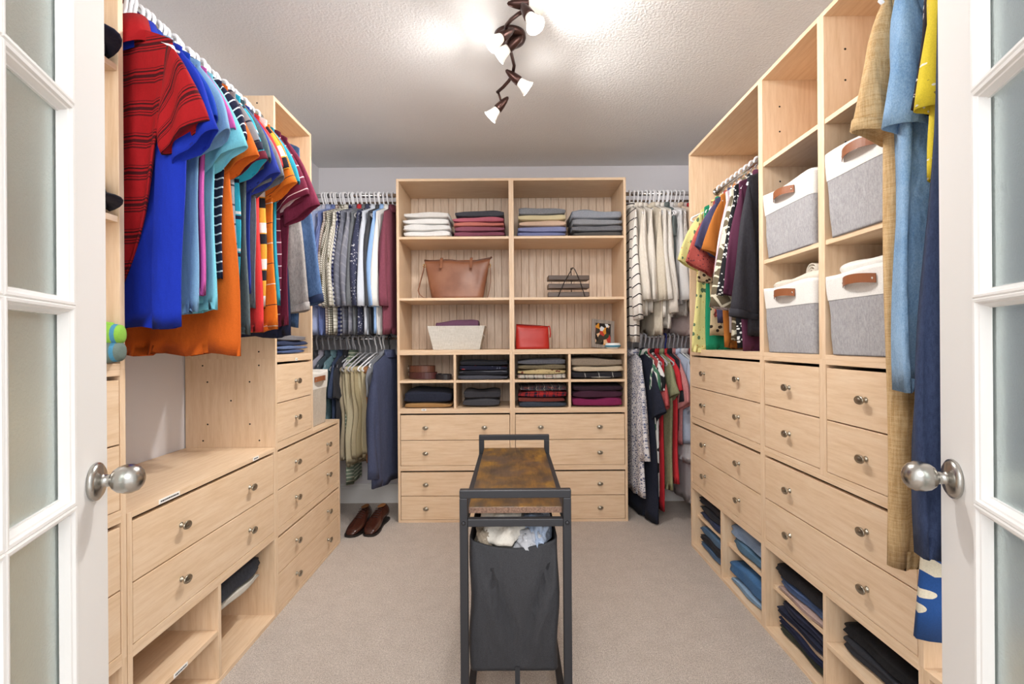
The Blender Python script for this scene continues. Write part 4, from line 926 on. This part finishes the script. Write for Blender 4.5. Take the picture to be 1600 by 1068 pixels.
prev = None
for k in range(60):
    a = k * .3; r = .004 + .0016 * a; cur = m.ring([(0, r * cos(a), r * sin(a)), (.2, r * cos(a), r * sin(a)), (.2, (r + .004) * cos(a), (r + .004) * sin(a)), (0, (r + .004) * cos(a), (r + .004) * sin(a))])
    if prev: m.bridge(prev, cur)
    else: m.cap(cur)
    prev = cur
m.cap(prev, True); obj('roll', m.mesh('roll'), cloth('plain', '#d6ccbd'), t)
basket('beige linen basket with tan handle on the drawers beside the trousers', (LX - .03, 2.585, .721), RZL, w_=.27, d=.26, h=.29, body='#d3c8ba', body2='#c1b5a6', band='#f2ede4', seed=5)

# white bin on the back shelf
zs2 = ZM[3] + .001
t = thing('storage_bin', 'white woven tapered bin on the bookcase shelf', 'bin', (-.365, 3.13, zs2 + P)); m = MB()
ow = cloth('gauze', '#cfcac0', '#e6e2da')
def tr_(w0, w1, d0, d1, h, ins=0): return [[(x * (w0 + (w1 - w0) * f) / 2, .12 + y * (d0 + (d1 - d0) * f) / 2, h * f + .0) for x, y in ((-1, -1), (1, -1), (1, 1), (-1, 1))] for f in (0, 1)]
a, b = [m.ring(r) for r in tr_(.305, .375, .20, .24, .155)]; m.bridge(a, b); m.cap(a, True)
b2 = m.ring([(x * .362 / 2, .12 + y * .227 / 2, .155) for x, y in ((-1, -1), (1, -1), (1, 1), (-1, 1))]); m.bridge(b, b2)
b3 = m.ring([(x * .30 / 2, .12 + y * .19 / 2, .006) for x, y in ((-1, -1), (1, -1), (1, 1), (-1, 1))]); m.bridge(b2, b3); m.cap(b3)
obj('bin_body', m.mesh('bin', False), ow, t)
m = MB(); m.tube([(.174 + .004 * sin(pi * k / 6), .08 + .08 * k / 6, .10 - .022 * sin(pi * k / 6)) for k in range(7)], .004, 6); obj('handle', m.mesh('h'), ow, t)
o = obj('folded_scarf', folded_mesh(.285, .17, .182, 2, 31), cloth('plain', '#6d4a62'), None, (-.365, 3.155, zs2 + P + .008), 0); tag(o, 'mauve purple folded scarf standing in the white bin', 'scarf', SW)

# tan tote handbag
zs3 = ZM[3] + .352 + .001
t = thing('handbag', 'tan leather tote handbag on the bookcase shelf', 'handbag', (-.365, 3.24, zs3))
n = NT('tan_grained_leather'); v = n.coord(); n.base(n.ramp(n.noise(v, 9, 3), [(.35, lin('#7f4f37')), (.65, lin('#936248'))])); n.rough(.4); n.normal(n.bump(n.voro(v, 260), .15, .001)); TAN = n.m
m = MB(); rings = []
for k in range(13):
    f = k / 12; wd = .345 + .10 * f; dp = .105 * (1 - f) ** .7 + .012; z = .262 * f
    pts = []
    for j in range(40):
        a = 2 * pi * j / 40; x = math.copysign(abs(cos(a)) ** .45, cos(a)) * wd / 2; y = math.copysign(abs(sin(a)) ** .7, sin(a)) * dp / 2
        y -= .012 * exp(-((x - .06) / .05) ** 2 - ((f - .45) / .3) ** 2) * (1 if sin(a) < 0 else 0) - .010 * exp(-((x - .11) / .03) ** 2 - ((f - .5) / .3) ** 2) * (1 if sin(a) < 0 else 0)
        pts.append((x, y, z + (.012 * (abs(x) / (wd / 2)) ** 3 - .006 * (sin(x * 22) + 1)) * f))
    rings.append(m.ring(pts))
for a, b in zip(rings, rings[1:]): m.bridge(a, b)
m.cap(rings[0], True); m.cap(rings[-1]); bb = obj('bag_body', m.mesh('bag'), TAN, t)
m = MB(); top = [m.V[0]] if False else None
dkt = simple('dark_brown_trim', '#5a3420', .45)
m = MB(); m.tube([(-.222 + .444 * k / 12, 0, .262 + .012 * abs(-1 + k / 6) ** 3 - .006 * (sin((-.222 + .444 * k / 12) * 22) + 1) + .003) for k in range(13)] + [(.232, 0, .286)], .0065, 8); obj('trim', m.mesh('trim'), dkt, t)
for sx in (-.105, .095):
    m = MB(); prev = None
    for (y, z) in ((-.052, .205), (-.036, .235), (-.02, .262), (-.012, .275), (0, .281), (.015, .276)):
        cur = m.ring([(sx - .009, y - .003, z), (sx + .009, y - .003, z), (sx + .009, y, z + .001), (sx - .009, y, z + .001)])
        m.bridge(prev, cur) if prev else m.cap(cur, True)
        prev = cur
    m.cap(prev); obj('strap_tab', m.mesh('tab', False), TAN, t)
def strap(pts, wd, mat, nm, par):
    m = MB(); prev = None
    for p in pts:
        x, y, z = p; cur = m.ring([(x, y - wd / 2, z - .001), (x, y + wd / 2, z - .001), (x + .004, y + wd / 2, z + .001), (x + .004, y - wd / 2, z + .001)])
        m.bridge(prev, cur) if prev else m.cap(cur, True)
        prev = cur
    m.cap(prev); return obj(nm, m.mesh(nm), mat, par)
strap([(-.222, -.01, .235), (-.228, -.015, .20), (-.24, -.02, .15), (-.252, -.025, .10), (-.262, -.03, .06), (-.25, -.045, .03), (-.22, -.06, .008), (-.19, -.075, .003)], .024, TAN, 'shoulder_strap', t)
strap([(.215, 0, .24), (.222, 0, .18), (.222, 0, .12), (.212, 0, .06), (.20, -.01, .01)], .022, TAN, 'shoulder_strap', t)
for sx in (-.222, .216):
    m = MB(); m.tube([(sx + .009 * cos(2 * pi * k / 12), -.005, .228 + .012 * sin(2 * pi * k / 12)) for k in range(13)], .0022, 6, False); obj('ring', m.mesh('ring'), simple('gold_metal', '#c8a468', .25, 1.0), t)

# bundle of three dark wooden trouser bars with cord
t = thing('wooden_rack', 'dark wooden three-slat rack tied with a cord triangle', 'rack', (.375, 3.20, zs3))
dw = wood('dark_walnut', 'x', '#5b4a40', '#463830', '#6a574b')
for k in range(3):
    o = pbox('slat', dw, t, (-.135, .135, -.05, .05, .006 + k * .055, .036 + k * .055), .003); o.rotation_euler = (0, 0, radians((-2, 1, 2)[k]))
m = MB(); m.tube([(-.072, -.055, .004), (-.03, -.058, .10), (.02, -.056, .185), (.03, -.05, .195), (.04, -.056, .182), (.075, -.058, .10), (.105, -.055, .004)], .003, 6)
m.tube([(.03, -.05, .195), (.02, 0, .198), (.03, .05, .12), (.03, .055, .004)], .003, 6)
obj('cord', m.mesh('cord'), simple('dark_cord', '#2a2220', .8), t)

# red pouch
t = thing('pouch', 'red leather zip pouch on the bookcase shelf', 'pouch', (.135, 3.18, zs2 + P), radians(4)); RED = simple('red_leather', '#b52a20', .4)
m = MB(); rings = []
for k in range(9):
    f = k / 8; dp = .075 * (1 - f) ** .6 + .012; pts = []
    for j in range(32):
        a = 2 * pi * j / 32; pts.append((math.copysign(abs(cos(a)) ** .35, cos(a)) * (.107 + .006 * (1 - f)), math.copysign(abs(sin(a)) ** .8, sin(a)) * dp / 2 - .006 * exp(-((f - .5) / .2) ** 2) * sin(a * 1), .152 * f - .008 * f * cos(a) * 1))
    rings.append(m.ring(pts))
for a, b in zip(rings, rings[1:]): m.bridge(a, b)
m.cap(rings[0], True); m.cap(rings[-1]); obj('pouch_body', m.mesh('pouch'), RED, t)
m = MB(); m.tube([(-.106, 0, .162), (0, 0, .156), (.105, 0, .147)], .004, 8); obj('zip', m.mesh('zip'), simple('dark_red_zip', '#7d1d1a', .5), t)
m = MB(); m.tube([(.105, 0, .148), (.113, -.006, .150), (.117, -.01, .13), (.119, -.012, .10), (.116, -.012, .075)], .0045, 8); obj('zip_pull', m.mesh('pull'), RED, t)

# photo frame, and blue-white bowl
t = thing('photo_frame', 'grey wooden photo frame with a colourful snapshot leaning on the shelf', 'picture frame', (.60, 3.165, zs2 + P + .002), 0, rot=(radians(-14), radians(6), radians(8)))
gw = wood('weathered_grey_wood', 'z', '#8a8078', '#6f675f', '#a0978e')
fw, fh, fb = .155, .195, .024
for nm, dm in (('side', (-fw / 2, -fw / 2 + fb, 0, .016, 0, fh)), ('side', (fw / 2 - fb, fw / 2, 0, .016, 0, fh)), ('bottom', (-fw / 2 + fb, fw / 2 - fb, 0, .016, 0, fb)), ('top', (-fw / 2 + fb, fw / 2 - fb, 0, .016, fh - fb, fh))): pbox('frame_' + nm, gw, t, dm, .0015)
n = NT('snapshot_print'); v = n.coord(); vc = n.voro(n.map(v, (1, 1, .8)), 38, 'F1', 1)
sp = n.n('ShaderNodeSeparateColor'); n.l(vc, sp.inputs[0])
n.base(n.ramp(sp.outputs[0], [(0, lin('#1d1a1c')), (.3, lin('#3a352f')), (.5, lin('#c9862c')), (.62, lin('#d8b08a')), (.74, lin('#a8362f')), (.86, lin('#cfd2d6')), (.95, lin('#2b3a2c'))], 'CONSTANT')); n.rough(.25)
pbox('photo', n.m, t, (-fw / 2 + fb - .001, fw / 2 - fb + .001, .006, .009, fb - .001, fh - fb + .001))
m = MB(); m.box(-.02, .02, .016, .020, .02, .13); st_ = obj('stand', m.mesh('stand', False), gw, t)
t = thing('bowl', 'small white ceramic bowl with a blue band in front of the photo frame', 'bowl', (.657, 3.13, zs2 + P))
m = MB(); m.lathe([(.001, 0), (.036, 0), (.046, .008), (.05, .02), (.046, .032), (.040, .036), (.036, .034), (.001, .03)], 24); obj('bowl_body', m.mesh('bowl'), simple('white_ceramic', '#e9ecec', .2), t)
m = MB(); m.lathe([(.0465, .0085), (.0502, .013), (.0507, .018), (.0505, .022), (.047, .022)], 24); obj('band', m.mesh('band'), simple('blue_glaze', '#4d8ba3', .25), t)

# ------------------------------------------------------------------ laundry sorter bench
SX, SY0, SY1 = .006, 1.312, 2.11; SW_ = .306; ZTOP = .757
t = thing('laundry_sorter', 'black metal laundry sorter bench with rustic wooden top on the carpet', 'laundry sorter', (SX, SY0, 0)); LEN = SY1 - SY0
tb = .011; TW = .022; hw = SW_ / 2
def bar(nm, x0, x1, y0, y1, z0, z1): return pbox(nm, M_BLACKMETAL, t, (x0, x1, y0, y1, z0, z1), .002)
for y in (0, LEN - 2 * tb):
    for s in (-1, 1):
        xa = -hw if s < 0 else hw - TW
        lg = bar('leg', xa, xa + TW, y, y + 2 * tb, .0, ZTOP - TW)
        m = MB(); m.lathe([(.001, 0), (.006, 0), (.005, .003), (.001, .0035)], 10, Matrix.Translation((xa + TW / 2, y if y == 0 else y + 2 * tb, ZTOP - .09)) @ Matrix.Rotation(pi / 2 if y == 0 else -pi / 2, 4, 'X')); obj('bolt', m.mesh('bolt'), M_BLACKMETAL, lg)
    bar('top_bar', -hw, hw, y, y + 2 * tb, ZTOP - TW, ZTOP)
    bar('cross_bar', -hw + TW, hw - TW, y, y + 2 * tb, ZTOP - .100, ZTOP - .079)
    bar('foot_bar', -hw + TW, hw - TW, y, y + 2 * tb, .05, .075)
for s in (-1, 1):
    xa = -hw if s < 0 else hw - .022
    bar('side_rail', xa, xa + .022, 2 * tb, LEN - 2 * tb, ZTOP - .10, ZTOP - .08); bar('side_rail', xa, xa + .022, 2 * tb, LEN - 2 * tb, .05, .072)
brd = pbox('board', M_RUSTIC, t, (-hw + TW + .001, hw - TW - .001, 2 * tb + .003, LEN - 2 * tb - .003, ZTOP - .071, ZTOP - .054), .001)
pbox('board_edge', M_CHIP, brd, (-hw + TW + .002, hw - TW - .002, 2 * tb + .0005, 2 * tb + .0032, ZTOP - .070, ZTOP - .055))
n = NT('black_oxford_fabric'); v = n.coord(); n.base(n.ramp(n.noise(v, 500, 2), [(.3, lin('#222225')), (.7, lin('#333338'))])); n.rough(.75); n.normal(n.bump(n.noise(v, 500, 2), .2, .001, n.bump(n.noise(n.map(v, (1, 1, .4)), 14, 3), .5, .03))); M_BAG = n.m
def bag_mesh(w_, d, ztop, zbot, seed):
    m = MB(); rings = []; base = densify(rrect(1, 1, .06), .05); rd = random.Random(seed); ph = rd.uniform(0, 6)
    def rp(f, ins=0.0):
        out = []
        for x, y in base:
            ed = sin(pi * min(1, f * 1.0)) ; X = x * (w_ - 2 * ins); Y = y * (d - 2 * ins)
            sag = -.026 * (1 - (2 * x) ** 2) * (1 if y < 0 else .3) * (1 - f) ** 3
            front = 1 if y < -.45 else 0
            v_ = abs(x - .06) - (.42 * (1 - f) ** 1.2)           # V-shaped drape folds on the front
            Y += front * (.022 * exp(-(v_ / .030) ** 2) * sin(pi * f) - .014 * exp(-((v_ - .09) / .06) ** 2) * sin(pi * f)) - front * .018 * ed
            X += (.005 * sin(7 * f + ph) * ed if abs(x) > .45 else 0)
            out.append((X, Y, ztop + (zbot - ztop) * f + sag))
        return out
    F_ = [0, .02, .06, .12, .2, .3, .4, .5, .6, .7, .8, .9, .97, 1.0]
    inn = [m.ring(rp(.5, .006)), m.ring(rp(.0, .004))]; rr = inn + [m.ring(rp(f)) for f in F_]
    for a, b in zip(rr, rr[1:]): m.bridge(b, a)
    m.cap(rr[-1], True); return m.mesh('bag')
for k, (yc, nm) in enumerate(((.035 + .165 + .012, 'laundry_bag'), (LEN - .035 - .165 - .012, 'laundry_bag'))):
    b = obj(nm, bag_mesh(.25, .345, ZTOP - .15, .237, k), M_BAG, t, (-.006, yc, 0))
m = MB(); m.box(-.004, .010, .035, .042, .12, .25); obj('hanging_strap', m.mesh('strap', False), simple('black_webbing', '#232327', .8), t)
# crumpled laundry in the front bag
def crumple(nm, label, loc, r3, mat, seed, cat='laundry'):
    bm = bmesh.new(); bmesh.ops.create_icosphere(bm, subdivisions=4, radius=1.0); rd = random.Random(seed)
    ws = [(Vector((rd.gauss(0, 1), rd.gauss(0, 1), rd.gauss(0, 1))) * rd.uniform(1.5, 4), rd.uniform(0, 6), rd.uniform(.03, .10)) for _ in range(12)]
    for v in bm.verts:
        p = v.co.copy(); s = 1.0
        for k, ph, a in ws: s += a * (1 - 2 * abs(sin(k.dot(p) + ph))) * .7
        v.co = Vector((p.x * r3[0], p.y * r3[1], p.z * r3[2])) * s
    me = bpy.data.meshes.new('crumple'); bm.to_mesh(me); bm.free(); me.polygons.foreach_set('use_smooth', [True] * len(me.polygons))
    uv = me.uv_layers.new(name='UVMap')
    for i, lo in enumerate(me.loops): c = me.vertices[lo.vertex_index].co; uv.data[i].uv = (c.x + c.y * .4, c.z + c.y)
    return tag(obj(nm, me, mat, None, loc), label, cat, 'laundry in the sorter')
crumple('crumpled_shirt', 'crumpled off-white shirt heaped in the front laundry bag', (SX - .035, SY0 + .155, ZTOP - .150), (.088, .13, .070), cloth('plain', '#dcd6cc', wr=.8), 1, 'shirt')
crumple('crumpled_jeans', 'crumpled light blue denim in the front laundry bag', (SX + .062, SY0 + .15, ZTOP - .155), (.048, .125, .066), cloth('denim', '#8496b4', '#b9c6da', wr=.8), 2, 'jeans')
crumple('crumpled_towel', 'crumpled taupe cloth at the edge of the front laundry bag', (SX - .09, SY0 + .09, ZTOP - .165), (.03, .05, .045), cloth('heather', '#a39685', '#8a7d6d', wr=.8), 3, 'cloth')
crumple('crumpled_blouse', 'crumpled grey patterned top tucked beside the denim', (SX + .04, SY0 + .075, ZTOP - .175), (.055, .04, .045), cloth('floral', '#b9bac0', '#5d6270', '#e6e6ea', 40, wr=.8), 4, 'top')

# ------------------------------------------------------------------ brown leather shoes
SHOE = simple('brown_polished_leather', '#3f2018', .22)
def shoe(label, loc, rz, sd):
    t = thing('shoe', label, 'shoe', loc, rz, 'pair of brown leather shoes')
    # local: toe at -y, heel at +y, length .30
    prof = [(-.150, .012, .010, .018), (-.145, .026, .010, .030), (-.125, .038, .010, .042), (-.10, .045, .010, .050), (-.06, .048, .012, .062), (-.02, .044, .016, .080), (.02, .037, .020, .098), (.06, .034, .022, .105), (.10, .035, .024, .102), (.13, .032, .024, .104), (.146, .020, .024, .100)]
    m = MB(); rings = []
    for y, hw_, z0, z1 in prof:
        pts = []
        for k in range(20):
            a = 2 * pi * k / 20; ca, sa = cos(a), sin(a); tp = 1 - .42 * max(0, sa) ** 1.5 * (1 if y > -.05 else .5)
            pts.append((hw_ * math.copysign(abs(ca) ** .7, ca) * tp + sd * .008 * sin((y + .15) / .3 * pi), y, (z0 + z1) / 2 + (z1 - z0) / 2 * math.copysign(abs(sa) ** .8, sa)))
        rings.append(m.ring(pts))
    for a, b in zip(rings, rings[1:]): m.bridge(a, b)
    m.cap(rings[0], True); m.cap(rings[-1]); up = obj('upper', m.mesh('upper'), SHOE, t)
    m = MB(); op = m.ring([(.022 * cos(2 * pi * k / 16) + sd * .006, .085 + .048 * sin(2 * pi * k / 16), .1075 - .003 * sin(2 * pi * k / 16)) for k in range(16)]); i2 = m.ring([(.018 * cos(2 * pi * k / 16) + sd * .006, .085 + .042 * sin(2 * pi * k / 16), .1085) for k in range(16)]); i3 = m.ring([(.012 * cos(2 * pi * k / 16) + sd * .006, .085 + .03 * sin(2 * pi * k / 16), .1055) for k in range(16)]); m.bridge(op, i2); m.bridge(i2, i3); m.cap(i3); obj('lining', m.mesh('lining'), simple('tan_shoe_lining', '#8a5a30', .6), t)
    m = MB(); sole = [(-.156, .010), (-.150, .030), (-.13, .043), (-.10, .050), (-.06, .051), (-.02, .044), (.03, .037), (.10, .038), (.135, .034), (.150, .018)]
    out = [(x + sd * .008 * sin((y + .15) / .3 * pi), y) for y, x in sole] + [(-x + sd * .008 * sin((y + .15) / .3 * pi), y) for y, x in reversed(sole)]
    a = m.ring([(x, y, .0) for x, y in out]); b = m.ring([(x, y, .013) for x, y in out]); m.bridge(a, b); m.cap(a, True); m.cap(b); obj('sole', m.mesh('sole', False), simple('black_sole', '#1c1614', .5), t)
    for k in range(5):
        y = -.035 + k * .018; z = .076 + k * .0075; m = MB(); m.tube([(-.022 + sd * .006, y + .004, z - .006), (-.01 + sd * .006, y, z + .0015), (.01 + sd * .006, y, z + .0015), (.022 + sd * .006, y + .004, z - .006)], .0022, 6); obj('lace', m.mesh('lace'), simple('dark_brown_lace', '#2b1814', .7), t)
    return t
shoe('brown leather lace-up shoe beside the base drawers', (-.968, 3.02, 0.001), radians(-4), 1)
shoe('brown leather lace-up shoe, the one nearer the bookcase', (-.855, 3.03, 0.001), radians(-5), -1)

# ------------------------------------------------------------------ ceiling track light
t = thing('track_light', 'bronze S-shaped ceiling track light with frosted glass spots', 'ceiling light', (0, 2.0, HC))
m = MB(); m.lathe([(.066, 0), (.067, -.012), (.062, -.024), (.045, -.028), (.001, -.03)], 32); obj('canopy', m.mesh('canopy'), M_BRONZE, t)
m = MB(); m.lathe([(.008, -.028), (.008, -.055)], 12); obj('stem', m.mesh('stem'), M_BRONZE, t)
half = [(.0, 0, -.055), (.010, .06, -.06), (.018, .11, -.063), (.012, .17, -.07), (-.006, .21, -.076), (-.032, .25, -.083), (-.062, .285, -.09)]
pts = [(-x, -y, z) for x, y, z in reversed(half[1:])] + half
m = MB(); m.tube(pts, .0075, 10); obj('arm', m.mesh('arm'), M_BRONZE, t)
def spot(base, d, par, near, lit=1.0):
    b = Vector(base); d = Vector(d).normalized(); M = Matrix.Translation(b) @ d.to_track_quat('Z', 'Y').to_matrix().to_4x4()
    m = MB(); m.lathe([(.001, -.055), (.007, -.05), (.014, -.03), (.019, -.005), (.0215, .018), (.021, .022), (.001, .022)], 18, M); h = obj('lamp_head', m.mesh('head'), M_BRONZE, par)
    m = MB(); m.lathe([(.017, .021), (.0195, .030), (.023, .045), (.028, .060), (.035, .074), (.0335, .074), (.0265, .060), (.0215, .045), (.018, .032), (.001, .030)], 22, M); obj('glass_shade', m.mesh('shade'), M_SHADE, h)
    m = MB(); m.lathe([(.001, .032), (.009, .034), (.0135, .046), (.0135, .054), (.009, .062), (.001, .065)], 14, M); obj('bulb', m.mesh('bulb'), M_BULB, h)
    m = MB(); m.tube([b - d * .01, Vector(near)], .005, 8); obj('joint', m.mesh('joint'), M_BRONZE, h)
    l = bpy.data.lights.new('spot_bulb', 'SPOT'); l.energy = BULB_W * lit; l.color = (1, .975, .945); l.shadow_soft_size = .028; l.spot_size = radians(150 if lit < 1 else 146); l.spot_blend = .7 if lit < 1 else 1.0
    o = bpy.data.objects.new('spot_bulb', l); C.objects.link(o); o.parent = par; o.location = b + d * .066; o.rotation_euler = (-d).to_track_quat('Z', 'Y').to_euler()
    g = bpy.data.lights.new('shade_glow', 'POINT'); g.energy = BULB_W * .03 * lit; g.color = (1, .97, .93); g.shadow_soft_size = .035    # light scattered by the frosted shade
    o = bpy.data.objects.new('shade_glow', g); C.objects.link(o); o.parent = par; o.location = b + d * .088
for base, d, near, lit in (((.010, -.03, -.058), (-.70, .10, -.52), (.0, .0, -.055), 1), ((.023, .15, -.097), (.66, .12, -.50), (.015, .14, -.066), 1), ((-.047, .30, -.146), (-.60, .10, -.62), (-.058, .28, -.089), 1), ((.045, -.262, -.055), (.86, .10, .04), (.05, -.27, -.087), .8), ((-.02, -.14, -.09), (-.6, -.3, -.6), (-.016, -.13, -.066), 1), ((.062, -.31, -.12), (.3, -.3, -.7), (.062, -.285, -.09), 1)):
    spot(base, d, t, near, lit)
